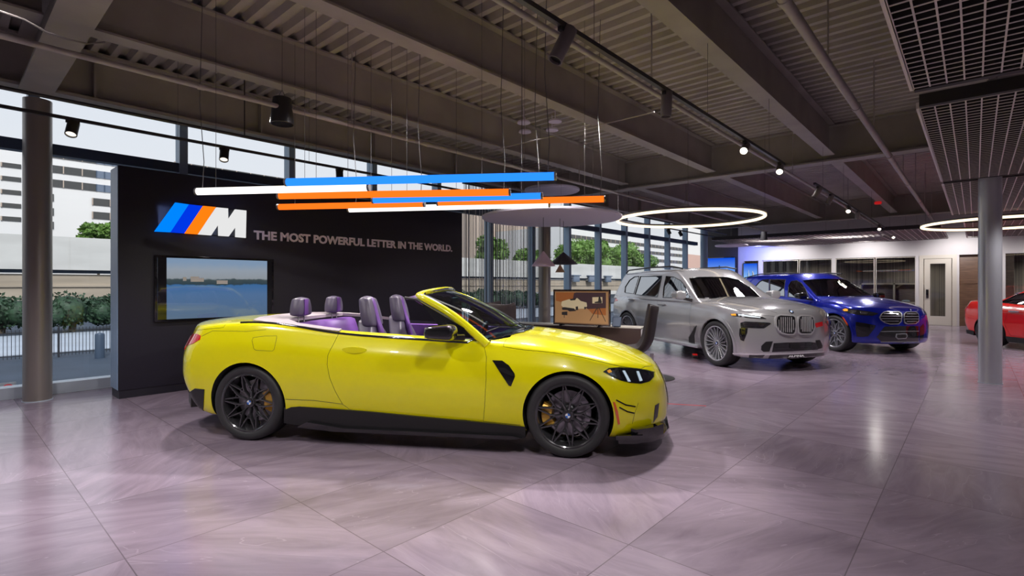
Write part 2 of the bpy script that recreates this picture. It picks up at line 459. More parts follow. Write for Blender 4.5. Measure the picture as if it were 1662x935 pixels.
M['column'] = mat('brushed_metal_column', (.58, .60, .64), .30, .5)
M['columnbrown'] = mat('painted_metal_column', (.30, .27, .25), .35, .5)
M['blackwall'] = vary(mat('matt_near_black_wall', (.0125, .0110, .022), .5), amount=.1, nscale=40)
M['wallbase'] = mat('pale_blue_grey_base', (.52, .58, .66), .35, .1)
M['endglow'] = mat('window_lit_end_face', (.30, .44, .62), .4)  # blue window light put into the colour of the wall's end
M['frameblue'] = mat('pale_blue_grey_mullion', (.30, .42, .55), .4, .1)
M['framedark'] = mat('dark_blue_grey_mullion', (.06, .09, .14), .45, .2)
M['pane'] = glass('clear_window_pane', (.96, .98, 1.0), 0.0)
M['panelow'] = glass('window_pane_tinted', (.85, .92, .97), .1, .02)
M['whitewall'] = mat('white_painted_wall', (.62, .60, .60), .6)
M['roomwall'] = mat('warm_grey_wall', (.34, .32, .33), .6)
M['darkwall'] = mat('charcoal_wall', (.05, .045, .05), .6)
M['cream'] = mat('cream_door_frame', (.62, .58, .50), .45)
M['wood'] = vary(mat('brown_wood', (.16, .09, .055), .4), scale=(1, 1, 12), amount=.3, nscale=3)
M['woodlight'] = mat('pale_oak', (.42, .30, .19), .45)
M['curtainbrown'] = vary(mat('brown_curtain', (.17, .13, .10), .8), scale=(1, 22, .05), amount=.6, nscale=1.0)
M['gridcell'] = mat('grey_open_cell_grid', (.70, .65, .62), .5)
M['griddark'] = mat('dark_edge_shaded_walls', (.018, .016, .016), .6)  # cell walls coloured dark for shade, undersides pale; end profiles share it
M['acoustic'] = mat('lilac_grey_acoustic_panel', (.72, .68, .80), .8)
M['string'] = mat('silver_string', (.45, .45, .47), .4, .5)
M['fixture'].node_tree.nodes['Principled BSDF'].inputs['Base Color'].default_value = (.19, .17, .16, 1)
M['stringdark'] = mat('dark_string', (.05, .05, .07), .5)
M['ring'] = emis('warm_ring_light', (1, .80, .54), 1.9)
M['tubewhite'] = emis('white_light_tube', (1, .95, .90), 1.7)
M['tubeblue'] = emis('blue_light_tube', (.02, .22, 1), 1.5)
M['tubeorange'] = emis('orange_red_light_tube', (1, .15, .01), 1.5)
M['wire'] = mat('thin_steel_wire', (.12, .115, .12), .5, .3)
M['logo_lightblue'] = emis('lit_light_blue', (.0, .22, 1), 1.1)
M['logo_blue'] = emis('lit_dark_blue', (.0, .035, .72), 1.1)
M['logo_orange'] = emis('lit_orange', (1, .20, .005), 1.15)
M['logo_white'] = emis('lit_white', (.80, .80, .80), 1.0)
M['lettering'] = mat('pale_lettering', (.88, .76, .84), .5)
M['shadepink'] = mat('lilac_lamp_shade', (.75, .60, .74), .5)
M['shadeblack'] = mat('black_lamp_shade', (.035, .03, .035), .4)
M['brass'] = mat('brass_lamp_shade', (.50, .32, .18), .35, .7)
M['chairshell'] = vary(mat('dark_brown_shell', (.045, .035, .036), .5), amount=.2, nscale=300)
M['brownpanel'] = mat('dark_brown_laminate', (.060, .035, .030), .45)
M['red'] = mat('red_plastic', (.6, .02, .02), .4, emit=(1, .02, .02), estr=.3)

def ext(name, col, rough=.8, **k): M[name] = vary(mat(name, col, rough), **k) if k else mat(name, col, rough); return M[name]
ext('asphalt', (.035, .052, .08), amount=.2, nscale=.6)
ext('roadpale', (.40, .44, .50), amount=.1, nscale=.3)
ext('concrete', (.62, .61, .58), amount=.12, nscale=.35, scale=(.4, .4, 2))
ext('concretebeige', (.43, .36, .28), amount=.15, nscale=.5, scale=(.3, .3, 3))
ext('buildingwhite', (.84, .82, .80))
ext('ribbonwindow', (.07, .07, .068), .3)
ext('ribbonblue', (.16, .20, .27), .2)
ext('buildingtan', (.55, .44, .36))
ext('buildingpink', (.62, .42, .36))
ext('trunk', (.08, .06, .04))
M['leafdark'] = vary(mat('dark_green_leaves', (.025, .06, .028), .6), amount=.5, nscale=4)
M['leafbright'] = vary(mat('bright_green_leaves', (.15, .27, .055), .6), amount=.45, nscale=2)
M['iron'] = mat('black_iron', (.02, .022, .028), .5)

# ---------------------------------------------------------------- room shell
X0, X1, YL, YR = -6.0, 23.3, 9.0, -7.5
b = MB(); b.box(X0, X1 + 3.5, YR, YL + .15, -.25, 0); struct(b.build('floor', 'floor', smooth=0))
# corrugated deck
b = MB(); prof = []; x = X0; P = .203
while x < X1 + 3:
    prof += [(x, 4.36), (x + .07, 4.36), (x + .10, 4.44), (x + .173, 4.44)]; x += P
vs = []; fs = []
for (xx, zz) in prof: vs += [(xx, YR, zz), (xx, YL + .3, zz)]
for i in range(len(prof) - 1): fs.append((2 * i, 2 * i + 2, 2 * i + 3, 2 * i + 1))
b.add(vs, fs); b.box(X0, X1 + 3, YR, YL + .3, 4.46, 4.7)
struct(b.build('ceiling', 'deck', smooth=0))

b = MB(); b.box(X0 - .2, X1 + 3.5, YR - .2, YR, 0, 4.46); struct(b.build('wall_right', 'roomwall', smooth=0))
b = MB(); b.box(X0 - .2, X0, YR, YL + .15, 0, 4.46); struct(b.build('wall_left', 'roomwall', smooth=0))
def ibeam(name, label, p0, p1, zb, zt, fw=.20, tf=.022, tw=.014, m='beam', group=None, cat='ceiling beam'):
    a = Vector(p0); c = Vector(p1); d = (c - a); L = d.length; ang = math.atan2(d.y, d.x)
    T = Matrix.Translation((a.x, a.y, 0)) @ Matrix.Rotation(ang, 4, 'Z')
    b = MB(); b.box(0, L, -fw / 2, fw / 2, zb, zb + tf, T=T); b.box(0, L, -fw / 2, fw / 2, zt - tf, zt, T=T); b.box(0, L, -tw / 2, tw / 2, zb + tf, zt - tf, T=T)
    return tag(b.build(name, m, smooth=0), label, cat, group)
JY = {-6.3: 'outermost above the grid rafts', -4.2: 'second above the grid rafts', -2.1: 'third above the grid rafts', 0.0: 'along the grid rafts edge',
      2.0: 'beside the spotlight track', 4.14: 'over the coloured light bars', 6.18: 'between light bars and windows'}
bays = {(X0, .64): 'near bay', (.96, 10.91): 'middle bay', (11.24, 21.03): 'far bay'}
for y, ly in JY.items():
    for (a, c), lb in bays.items():
        if y < -1: continue
        ibeam('steel_joist', 'brown-grey steel joist %s, %s' % (ly, lb), (a, y), (c, y), 3.78, 4.355, group='steel joists under the metal deck')
for xg, lb in ((.8, 'on top of the brown column by the window'), (11.07, 'crossing behind the two lit ring lamps and spotlights'), (21.2, 'farthest away near the white office wall')):
    ibeam('steel_girder', 'deep brown-grey steel girder %s' % lb, (xg, YR), (xg, 8.30), 3.68, 4.355, .30, .03, group='cross girders')
b = MB(); b.box(X0, 22.5, 8.28, 8.56, 3.74, 3.78); b.box(X0, 22.5, 8.40, 8.44, 3.78, 4.36); b.box(X0, 22.5, 8.28, 8.56, 4.33, 4.36)
for i in range(14): b.box(X0 + 1.2 + i * 2.05, X0 + 1.22 + i * 2.05, 8.29, 8.40, 3.78, 4.33)
tag(b.build('edge_beam', 'beam', smooth=0), 'brown-grey steel edge beam with stiffeners running above the windows', 'ceiling beam')

def column(name, x, y, r, z1, m, label):
    root = empty(name, (x, y, 0)); tag(root, label, 'column')
    b = MB(); b.lathe([(r, .012), (r, z1)], 48); b.build('shaft', m, root, 50)
    b = MB(); b.lathe([(.0001, 0), (r + .006, 0), (r + .006, .012), (r - .002, .012)], 48); b.build('base_ring', 'wallbase', root, 30)
    return root
c0 = W((61 - CX) * 6.35 / FPX, 6.35); column('column', c0.x, c0.y, .138, 3.68, 'columnbrown', 'thick brown-grey round column standing by the window left of the black wall')
c1 = W((1607 - CX) * 7.48 / FPX, 7.48); column('column', c1.x, c1.y, .130, 2.96, 'column', 'silver round column in front of the red car')
column('column', 10.62, 8.36, .15, 3.74, 'columnbrown', 'brown-grey round column behind the pendant cone lamps')
column('column', 21.6, 8.5, .15, 3.74, 'frameblue', 'pale blue-grey round column at the far end of the windows')

# glazed facade: mullions every 1.667 m, transom, head and sill
MX = [2.515 + 1.667 * i for i in range(-5, 12)]
zt_ = 3.18
for i, xm in enumerate(MX):
    b = MB(); b.box(xm - .055, xm + .055, 8.90, 9.10, .0, 4.36); o = struct(b.build('trim_%d' % (i + 1), 'frameblue', smooth=0))
b = MB(); b.box(X0, 22.0, 8.93, 9.08, zt_ - .07, zt_ + .07); struct(b.build('trim_30', 'framedark', smooth=0))
b = MB(); b.box(X0, 22.0, 8.90, 9.12, 0.0, .14); struct(b.build('trim_31', 'wallbase', smooth=0))
b = MB(); b.box(X0, 22.0, 8.93, 9.08, 3.98, 4.36); struct(b.build('trim_32', 'framedark', smooth=0))
for i in range(len(MX) - 1):
    b = MB(); b.box(MX[i] + .055, MX[i + 1] - .055, 9.0, 9.008, .14, 3.98); struct(b.build('window_%d' % (i + 1), 'pane', smooth=0))

# back wall: white, glazed offices, door
def YB(px): return PX(px, 462, X1).y
def ZB(px, py): return PX(px, py, X1).z
zh = ZB(1400, 419)
b = MB()
b.box(X1, X1 + .15, YB(1650), YB(1198), zh + .02, 4.36)
for a, c in ((1198, 1207), (1231, 1237), (1350, 1356), (1486, 1492), (1553, 1557)):
    b.box(X1, X1 + .15, YB(c), YB(a), 0, zh + .02)
b.box(X1, X1 + .15, YR - 6, YB(1650), zh + .02, 4.36); b.box(X1, X1 + .15, YB(1632), YB(1626), 0, zh + .02)
struct(b.build('wall_back', 'whitewall', smooth=0))
b = MB(); b.box(X1 - .02, X1 + .15, YB(1198), 9.1, 0, 4.36); struct(b.build('wall_back_dark', 'darkwall', smooth=0))
for i, (a, c) in enumerate(((1237, 1295), (1297, 1350), (1356, 1419), (1421, 1486))):
    b = MB(); b.box(X1 + .06, X1 + .07, YB(c), YB(a), .1, zh); struct(b.build('window_%d' % (30 + i), 'panelow', smooth=0))
    b = MB(); w = .02; y0, y1 = YB(c), YB(a)
    for q in ((y0, y0 + w, .14, zh - w), (y1 - w, y1, .14, zh - w), (y0, y1, zh - w, zh), (y0, y1, .1, .14)): b.box(X1 + .02, X1 + .12, *q)
    struct(b.build('trim_%d' % (40 + i), 'cream', smooth=0))
b = MB(); b.box(X1 + .06, X1 + .07, YB(1632) - 4, YB(1632), .1, zh); struct(b.build('window_35', 'panelow', smooth=0))
# door
dr = empty('glazed_door', (X1 - .03, (YB(1492) + YB(1553)) / 2, 0)); tag(dr, 'cream framed glass door with a dark lock in the white far wall', 'door')
hw = (YB(1492) - YB(1553)) / 2
b = MB(); zt = ZB(1520, 414)
for q in ((-hw, -hw + .12, 0, zt - .12), (hw - .12, hw, 0, zt - .12), (-hw, hw, zt - .12, zt)): b.box(0, .12, *q)
b.build('door_frame', 'cream', dr, 0)
b = MB(); lh = hw - .14
for q in ((-lh, -lh + .16, .32, zt - .30), (lh - .16, lh, .32, zt - .30), (-lh, lh, zt - .30, zt - .13), (-lh, lh, .01, .32)): b.box(.02, .07, *q)
lf = b.build('door_leaf', 'cream', dr, 0)
b = MB(); b.box(.04, .05, -lh + .16, lh - .16, .32, zt - .30); b.build('door_glass', 'panelow', lf, 0)
b = MB(); b.bbox(-.03, .02, lh - .12, lh - .05, .95, 1.25, .01); b.build('lock', 'gloss', lf)
# rooms behind the glass
b = MB(); b.box(X1 + 3.3, X1 + 3.4, YR - 6, 9.1, 0, 4.36); struct(b.build('wall_office', 'curtainbrown', smooth=0))
b = MB(); b.box(X1 + .15, X1 + 3.3, YR - 6, 9.1, 2.9, 2.95); struct(b.build('ceiling_office', 'darkwall', smooth=0))
b = MB(); b.box(X1 + .3, X1 + 1.6, YB(1626) - .3, YB(1557), 0, 2.88); b.box(X1 + .28, X1 + .3, YB(1626), YB(1557), 1.45, 2.88, 0)
tag(b.build('wood_cabinet_block', 'wood', smooth=0), 'brown wood clad block in the opening beside the glass door', 'cabinet')
sh = empty('display_shelf', (X1 + 1.4, YB(1440), 0)); tag(sh, 'pale oak framed display shelf behind the office glass', 'shelf')
b = MB(); y0, y1 = -(YB(1395) - YB(1440)), 0
hy = YB(1385) - YB(1440)
for q in ((-hy, hy, 1.42, 1.48), (-hy, hy, .7, .76), (-hy, hy, .0, .06), (-hy, -hy + .06, 0, 1.48), (hy - .06, hy, 0, 1.48), (-.1, -.04, 0, 1.48)): b.box(0, .4, *q)
b.build('frame', 'woodlight', sh, 0)
b = MB(); b.box(.36, .4, -hy, hy, 0, 1.48); b.build('back_panel', 'wood', sh, 0)
for k, (yy, col) in enumerate(((.84, (.35, .1, .08)), (.50, (.12, .2, .4)), (.18, (.5, .5, .5)), (-.42, (.4, .38, .36)), (-.82, (.15, .25, .2)))):
    m_ = mat('painted_model_%d' % k, col, .3)
    b = MB(); v, f = lattice(lambda u, v, w: (.18 + .05 * v, yy + .13 * u, .765 + .035 * (w + 1) * (1 - .5 * abs(u)**3)), 10, 5, 5, 2); b.add(v, f)
    o = tag(b.build('model_car', m_, smooth=50), 'small %s model car on the oak display shelf' % ('red', 'blue', 'silver', 'pale grey', 'green')[k], 'model car'); o.location = (X1 + 1.4, YB(1440), 0)

# screens on the dark end wall and in the opening: city skyline at blue dusk
def screen_mat(name, top, bottom, seed):
    m = emis(name, top, 1.0); t = m.node_tree; N = t.nodes.new; Lk = t.links.new; e = [n for n in t.nodes if n.type == 'EMISSION'][0]
    tcn = N('ShaderNodeTexCoord'); s = N('ShaderNodeSeparateXYZ'); Lk(tcn.outputs['Generated'], s.inputs[0])
    r = N('ShaderNodeValToRGB'); r.color_ramp.elements[0].color = (*bottom, 1); r.color_ramp.elements[1].color = (*top, 1); Lk(s.outputs['Z'], r.inputs[0])
    Lk(r.outputs[0], e.inputs[0]); return m
M['scr1'] = screen_mat('dusk_sky_screen', (.0, .08, .75), (.35, .70, 1.0), 1)
M['skyline'] = emis('skyline_towers', (.02, .06, .14), 1.0)
M['skylinelit'] = emis('skyline_lit_towers', (.75, .72, .62), .8)
def city_screen(px0, px1, py0, py1, label, seed):
    y1, y0 = YB(px0), YB(px1); z1, z0 = ZB((px0 + px1) / 2, py0), ZB((px0 + px1) / 2, py1)
    r = empty('wall_screen', (X1 - .05, (y0 + y1) / 2, z0)); tag(r, label, 'screen'); w = (y1 - y0) / 2; h = z1 - z0
    b = MB(); b.box(-.03, .03, -w - .03, w + .03, -.03, h + .03); b.build('bezel', 'gloss', r, 0)
    b = MB(); b.box(-.036, -.031, -w, w, 0, h); p = b.build('picture', 'scr1', r, 0)
    rg = random.Random(seed); b = MB(); b2 = MB()
    for k in range(26):
        yy = rg.uniform(-w * .8, w * .8); hh = h * (.12 + .5 * rg.random()**2 * (1 - abs(yy / w)) * 1.6); ww = w * rg.uniform(.02, .05)
        (b if k % 3 else b2).box(-.039 - .0004 * k / 26, -.036, yy - ww, yy + ww, h * .08, h * .08 + hh)
    b.box(-.042, -.036, -w, w, 0, h * .1)
    b.build('skyline', 'skyline', p, 0); b2.build('lit_towers', 'skylinelit', p, 0)
city_screen(1150, 1194, 419, 470, 'blue screen with a city skyline on the dark end wall', 3)
city_screen(1208, 1230, 428, 462, 'smaller blue skyline screen in the opening of the white wall', 5)

# ---------------------------------------------------------------- black display wall with logo, slogan and screen
wy = 7.9
wr = empty('display_wall', (4.4, wy + .2, 0)); tag(wr, 'tall near-black freestanding display wall behind the yellow car', 'display wall')
b = MB(); b.bbox(1.52 - 4.4, 7.28 - 4.4, -.2, .2, .10, 2.90, .006); b.build('panel', 'blackwall', wr, 30)
b = MB(); b.box(1.53 - 4.4, 7.27 - 4.4, -.19, .19, 0, .10); b.build('base_strip', 'blackwall', wr, 0)
b = MB(); b.box(1.515 - 4.4, 1.52 - 4.4, -.19, .19, .11, 2.89); b.build('end_face', 'endglow', wr, 0)
def wallpoly(pts, y, thick, mi=0, b=None, o=(0, 0, 0)):
    P = [PY(px, py, y) for px, py in pts]; b = b or MB()
    b.prism([(p.x - o[0], p.z - o[2]) for p in P], y - thick - o[1], y - o[1], 'y', mi); return b
q = lambda x, y: (235 + x / 9.233, 315 + y / 9.233)
lg = empty('illuminated_logo', PY(325, 357, wy - .04)); tag(lg, 'backlit letter M logo with blue and orange slanted bars on the black wall', 'sign')
lo = lg.location
for nm, m_, pts in (('bar', 'logo_lightblue', [(450, 130), (650, 158), (375, 574), (138, 562)]), ('bar', 'logo_blue', [(655, 158), (858, 180), (583, 590), (380, 575)]),
                    ('bar', 'logo_orange', [(865, 180), (1055, 198), (785, 605), (590, 592)]),
                    ('letter_m', 'logo_white', [(1065, 202), (1238, 218), (1240, 385), (1345, 232), (1512, 250), (1503, 658), (1352, 645), (1354, 490), (1248, 636), (1098, 626), (1095, 455), (985, 620), (790, 606)])):
    wallpoly([q(*p) for p in pts], wy - .045, .03, o=lo).build(nm, m_, lg, 0)
b = wallpoly([q(*p) for p in [(452, 140), (1500, 258), (1495, 645), (150, 558)]], wy - .002, .03, o=lo); b.build('mount', 'satin', lg, 0)
light('logo_glow', 'AREA', PY(330, 358, wy - .16), 2.2, (.35, .5, 1), PY(330, 358, wy), shape='RECTANGLE', size=1.0, size_y=.35)

def text_mesh(name, body, size, m, depth=.004, bold=.0, parent=None, T=None, width=None):
    cu = bpy.data.curves.new('t', 'FONT'); cu.body = body; cu.size = size; cu.extrude = depth; cu.offset = bold; cu.resolution_u = 3
    o = bpy.data.objects.new('t', cu); COL.objects.link(o); dg = bpy.context.evaluated_depsgraph_get(); dg.update()
    me = bpy.data.meshes.new_from_object(o.evaluated_get(dg)); bpy.data.objects.remove(o, do_unlink=True)
    xs = [v.co.x for v in me.vertices]; k = (width / (max(xs) - min(xs))) if width else 1; x0 = min(xs)
    for v in me.vertices: v.co.x = (v.co.x - x0) * k
    if T is not None: me.transform(T)
    me.materials.clear(); me.materials.append(M[m]); me.name = name
    n = bpy.data.objects.new(name, me); COL.objects.link(n)
    if parent: n.parent = parent
    return n
pa = PY(411.5, 387, wy); pb = PY(733.5, 411, wy)
hgt = PY(411.5, 374, wy).z - PY(413, 388, wy).z
st = text_mesh('slogan_lettering', 'THE MOST POWERFUL LETTER IN THE WORLD.', hgt / .715, 'lettering', .006, hgt * .05, None, Matrix.Rotation(math.pi / 2, 4, 'X'), pb.x - pa.x)
st.location = (pa.x, wy - .008, PY(413, 388, wy).z); tag(st, 'pale slogan lettering THE MOST POWERFUL LETTER IN THE WORLD on the black wall', 'lettering')

# wall screen
s0 = PY(250, 414, wy - .03); s1 = PY(443, 422, wy - .03); zb_ = PY(250, 523, wy - .03).z
tv = empty('wall_television', ((s0.x + s1.x) / 2, wy - .03, zb_)); tag(tv, 'large landscape screen showing a blue coastal road, mounted on the black wall', 'television')
w = (s1.x - s0.x) / 2; h = s0.z - zb_
b = MB(); b.bbox(-w, w, -.03, .03, 0, h, .004); b.build('bezel', 'gloss', tv, 30)
def tv_mat():
    m = mat('screen_picture', (.01, .01, .012), .04, 0, 0, .6); t = m.node_tree; B = t.nodes['Principled BSDF']; N = t.nodes.new; Lk = t.links.new
    tcn = N('ShaderNodeTexCoord'); s = N('ShaderNodeSeparateXYZ'); Lk(tcn.outputs['Generated'], s.inputs[0])
    nz = N('ShaderNodeTexNoise'); nz.inputs['Scale'].default_value = 4; nz.inputs['Detail'].default_value = 6
    mp = N('ShaderNodeMapping'); mp.inputs['Scale'].default_value = (3, 1, 1.5); Lk(tcn.outputs['Generated'], mp.inputs[0]); Lk(mp.outputs[0], nz.inputs['Vector'])
    ad = N('ShaderNodeMath'); ad.operation = 'MULTIPLY_ADD'; Lk(nz.outputs['Fac'], ad.inputs[0]); ad.inputs[1].default_value = .10; Lk(s.outputs['Z'], ad.inputs[2])
    r = N('ShaderNodeValToRGB'); el = r.color_ramp.elements; el[0].position = 0; el[0].color = (.10, .17, .28, 1); el[1].position = 1; el[1].color = (.26, .38, .55, 1)
    for p, c in ((.45, (.09, .19, .38)), (.60, (.05, .17, .40)), (.62, (.03, .06, .08)), (.70, (.06, .09, .10)), (.72, (.34, .38, .42)), (.86, (.36, .42, .50))):
        e = el.new(p); e.color = (*c, 1)
    Lk(ad.outputs[0], r.inputs[0]); Lk(r.outputs[0], B.inputs['Emission Color']); B.inputs['Emission Strength'].default_value = .75
    return m
M['tvpic'] = tv_mat()
b = MB(); b.box(-w + .03, w - .03, -.034, -.031, .03, h - .03); pic = b.build('picture', 'tvpic', tv, 0)
for (x, z, ww, hh) in ((-.3, .52, .05, .07), (-.22, .52, .03, .05), (.04, .49, .07, .05), (-.42, .53, .02, .05)): b = MB(); b.box(x - ww, x + ww, -.037, -.034, z * h / .86, (z + hh) * h / .86); b.build('distant_house', 'concrete', pic, 0)
for xa, xb in ((-w + .03, -w + .13), (w - .10, w - .03)): b = MB(); b.box(xa, xb, -.0365, -.034, .03, h - .03); b.build('dark_side_band', 'gloss', pic, 0)

# ---------------------------------------------------------------- open-cell grid ceiling rafts
def raft(x0, x1, y0, y1, z, label, cell=.10):
    r = empty('open_cell_ceiling_raft', ((x0 + x1) / 2, (y0 + y1) / 2, z)); tag(r, label, 'ceiling raft', 'open-cell grid rafts')
    cx, cy = (x0 + x1) / 2, (y0 + y1) / 2; b = MB()
    d = MB()
    n = int((y1 - y0) / cell)
    for i in range(n + 1): y = y1 - i * cell - cy; b.box(x0 - cx, x1 - cx, y - .005, y + .005, -.004, .004); d.box(x0 - cx, x1 - cx, y - .002, y + .002, .004, .04)
    n = int((x1 - x0) / cell)
    for i in range(n + 1): x = x0 + i * cell - cx; b.box(x - .003, x + .003, y0 - cy, y1 - cy, -.003, .003); d.box(x - .0015, x + .0015, y0 - cy, y1 - cy, .004, .036)
    g = b.build('grid', 'gridcell', r, 0); d.build('cell_walls', 'griddark', g, 0)
    e = .025
    for q in ((x0 - e, x1 + e, y1, y1 + e), (x0 - e, x1 + e, y0 - e, y0)): b = MB(); b.box(q[0] - cx, q[1] - cx, q[2] - cy, q[3] - cy, -.004, .05); b.build('edge_profile', 'gridcell', r, 0)
    for q in ((x0 - e - .06, x0 - e, y0, y1), (x1 + e, x1 + e + .06, y0, y1)): b = MB(); b.box(q[0] - cx, q[1] - cx, q[2] - cy, q[3] - cy, -.004, .10); b.build('end_profile', 'griddark', r, 0)
    for xx in (x0 + .4, x1 - .4):
        for yy in (y1 - .5, y1 - 3.4, y1 - 5.4): b = MB(); b.tube([(xx - cx, yy - cy, .03), (xx - cx, yy - cy, 4.35 - z)], .004, 5); b.build('hanger_rod', 'pipe', r, 0)
raft(.6, 5.12, -6.5, .36, 2.95, 'nearest large open-cell ceiling grid raft at the upper right corner')
raft(5.72, 9.95, -6.5, .36, 2.95, 'open-cell ceiling grid raft meeting the top of the silver column')
raft(10.25, 14.9, -6.5, .36, 2.95, 'open-cell ceiling grid raft beyond the silver column', )
raft(18.3, 22.9, .7, 6.9, 2.98, 'distant open-cell ceiling grid raft in front of the white office wall', .15)
raft(17.4, 22.9, -6.5, .2, 2.98, 'distant open-cell ceiling grid raft above the red car', .15)
b = MB(); b.bbox(5.18, 5.42, -.72, -.28, 2.92, 3.0, .01); tag(b.build('emergency_light_box', 'fixture'), 'small grey emergency light box in the gap between grid rafts', 'light fitting')

# ---------------------------------------------------------------- pipes, tracks, spotlights
def pipe(name, label, pts, r, m='pipe', hang=(), cat='pipe', z1=4.35, collars=True):
    root = empty(name, pts[0]); tag(root, label, cat); o = Vector(pts[0]); P = [Vector(p) - o for p in pts]
    b = MB(); b.tube(P, r, 14); b.build('run', m, root, 50)
    if collars:
        d = (P[-1] - P[0]); L = d.length; n = int(L / 2.9)
        for i in range(1, n + 1):
            c = P[0] + d * (i * 2.9 / L)
            if collars and (P[0] + d).length: b = MB(); t = d.normalized(); b.tube([c - t * .03, c + t * .03], r * 1.25, 12); b.build('coupling', m, root, 40)
    for h in hang:
        c = P[0] + (P[-1] - P[0]) * h; b = MB(); b.tube([c, (c.x, c.y, z1 - o.z)], .008 if r < .06 else .012, 6); b.build('hanger', m, root, 0)
    return root
pipe('sprinkler_main', 'pale grey sprinkler main pipe running toward the white office wall', [(1.0, .98, 3.38), (22.6, .98, 3.38)], .038, hang=(.2, .33, .5, .62, .75, .88))
pipe('ceiling_pipe', 'grey pipe running beside the long row of track spotlights', [(.5, 2.42, 3.36), (22.0, 2.42, 3.36)], .024, hang=(.2, .45, .7))
pipe('ceiling_pipe', 'grey pipe running above the windows behind the black pendant speaker', [(-4, 5.83, 3.42), (21, 5.83, 3.42)], .026, hang=(.3, .5, .7))
pipe('ceiling_pipe', 'dark conduit running along the windows above the row of track lights', [(-5, 7.36, 3.42), (21, 7.36, 3.42)], .020, 'track', hang=(.3, .5, .7), collars=False)
a = GP(790, 246, 3.70); c = GP(1062, 182, 3.70)
pipe('cross_conduit', 'thin grey conduit crossing under the joists above the coloured light bars', [(a.x, a.y, 3.7), (c.x, c.y, 3.7)], .010, collars=False)
b = MB(); pts = [PD(0, 18, 3.9), PD(40, 32, 4.0), (PD(75, 52, 4.1)), PD(110, 64, 4.2), PD(140, 71, 4.3), PD(170, 69, 4.5)]
b.tube(pts, .008, 6); tag(b.build('loose_cable', 'fixture'), 'loose grey cable sagging under the girder at the upper left', 'cable')

def spotlight(loc, aim, lit, label, r=.045, L=.20, m='fixture', stem=.07, group='track spotlights'):
    root = empty('track_spotlight', loc); tag(root, label, 'spotlight', group)
    b = MB(); b.bbox(-.06, .06, -.016, .016, -.03, 0, .004); b.tube([(0, 0, -.03), (0, 0, -stem)], .008, 8); b.build('adaptor', 'fixtureblack', root, 30)
    d = Vector(aim).normalized(); T = Matrix.Translation((0, 0, -stem)) @ d.to_track_quat('Z', 'Y').to_matrix().to_4x4() @ Matrix.Translation((0, 0, -L * .35))
    b = MB(); b.lathe([(.0001, 0), (r * .96, 0), (r, .006), (r, L - .003), (r * .95, L), (r * .86, L), (r * .84, L - .02)], 28, T=T); hd = b.build('housing', m, root, 40)
    b = MB(); b.lathe([(.0001, L - .019), (r * .84, L - .019)][::-1], 28, T=T); b.lathe([(.0001, L - .019), (r * .84, L - .019)], 28, T=T)
    b.build('lens', 'lampface' if lit else 'satin', hd, 0)
    return root
TZ = 3.05; TYY = 1.95
def track(name, label, p0, p1, wires=()):
    root = empty(name, p0); tag(root, label, 'lighting track'); d = Vector(p1) - Vector(p0)
    b = MB(); b.box(0, d.x, -.018, .018, 0, .032); b.build('rail', 'track', root, 0)
    for wv in wires:
        b = MB(); b.tube([(d.x * wv, 0, .03), (d.x * wv, 0, (3.778 if p0[1] < 3 else 4.35) - p0[2])], .0025, 5); b.build('suspension_wire', 'wire', root, 0)
    return root
def xt(px):  # position on the track line under an image column
    k = (px - CX) / FPX; return TYY * (FW[0] + RT[0] * k) / (FW[1] + RT[1] * k)
track('lighting_track', 'near black lighting track carrying the two big grey unlit spotlights', (1.0, TYY, TZ), (xt(1272), TYY, TZ), (.3, .6, .9))
track('lighting_track', 'far black lighting track continuing toward the office wall', (xt(1322), TYY, TZ), (min(xt(1462), 22), TYY, TZ), (.05, .2, .5, .8))
cams = W(0, 1) ; back = -Vector((cams.x, cams.y, 0))
sp = [(917, (-.42, .25, -1), 0, 'big grey cylinder spotlight, unlit, hanging nearest on the track', .047, .24),
      (1082, (.0, .05, -1), 0, 'grey cylinder spotlight pointing straight down, unlit', .045, .21),
      (1210, (-.9, -.1, -.55), 1, 'lit spotlight flaring brightest on the track', .045, .18),
      (1266, (-.8, -.15, -.6), 1, 'lit spotlight at the end of the near track', .045, .18),
      (1328, (-.3, .5, -1), 0, 'unlit grey spotlight first on the far track', .045, .19),
      (1348, (-.3, .4, -1), 0, 'unlit grey spotlight second on the far track', .045, .19),
      (1377, (-.8, -.1, -.6), 1, 'lit spotlight third on the far track', .045, .17),
      (1392, (.1, .1, -1), 0, 'unlit spotlight just beyond the third lamp of the far track', .045, .17),
      (1427, (-.8, -.1, -.6), 1, 'lit small spotlight near the end of the far track', .045, .17),
      (1450, (-.8, -.1, -.6), 1, 'lit smallest spotlight, last on the far track', .045, .17)]
for px, aim, lit, lb, r, L in sp:
    spotlight((min(xt(px), 21.8), TYY, TZ), aim, lit, lb, r, L)
LT = 3.2; LY = 7.3
root = track('lighting_track', 'black lighting track running along the windows', (-4, LY, LT), (20, LY, LT), (.1, .25, .32, .5, .7))
def xl(px):
    k = (px - CX) / FPX; return LY * (FW[0] + RT[0] * k) / (FW[1] + RT[1] * k)
for px, lb in ((118, 'black spotlight against the sky beside the brown column'), (364, 'black spotlight against the sky above the black wall'), (551, 'black spotlight glowing just behind the blue light bar'), (838, 'black spotlight beyond the orange light bar'), (1085, 'small black spotlight in front of the far windows'), (1104, 'smallest black spotlight in front of the far windows')):
    o = spotlight((xl(px), LY, LT), (-.35, -.75, -1.5) if px < 900 else (.3, -.4, -1), 0, lb, .055, .17, 'fixtureblack', group='spotlights along the window track')
    for ch in o.children:
        for g in ch.children:
            if g.name.startswith('lens'): g.data.materials[0] = M['lampdim']

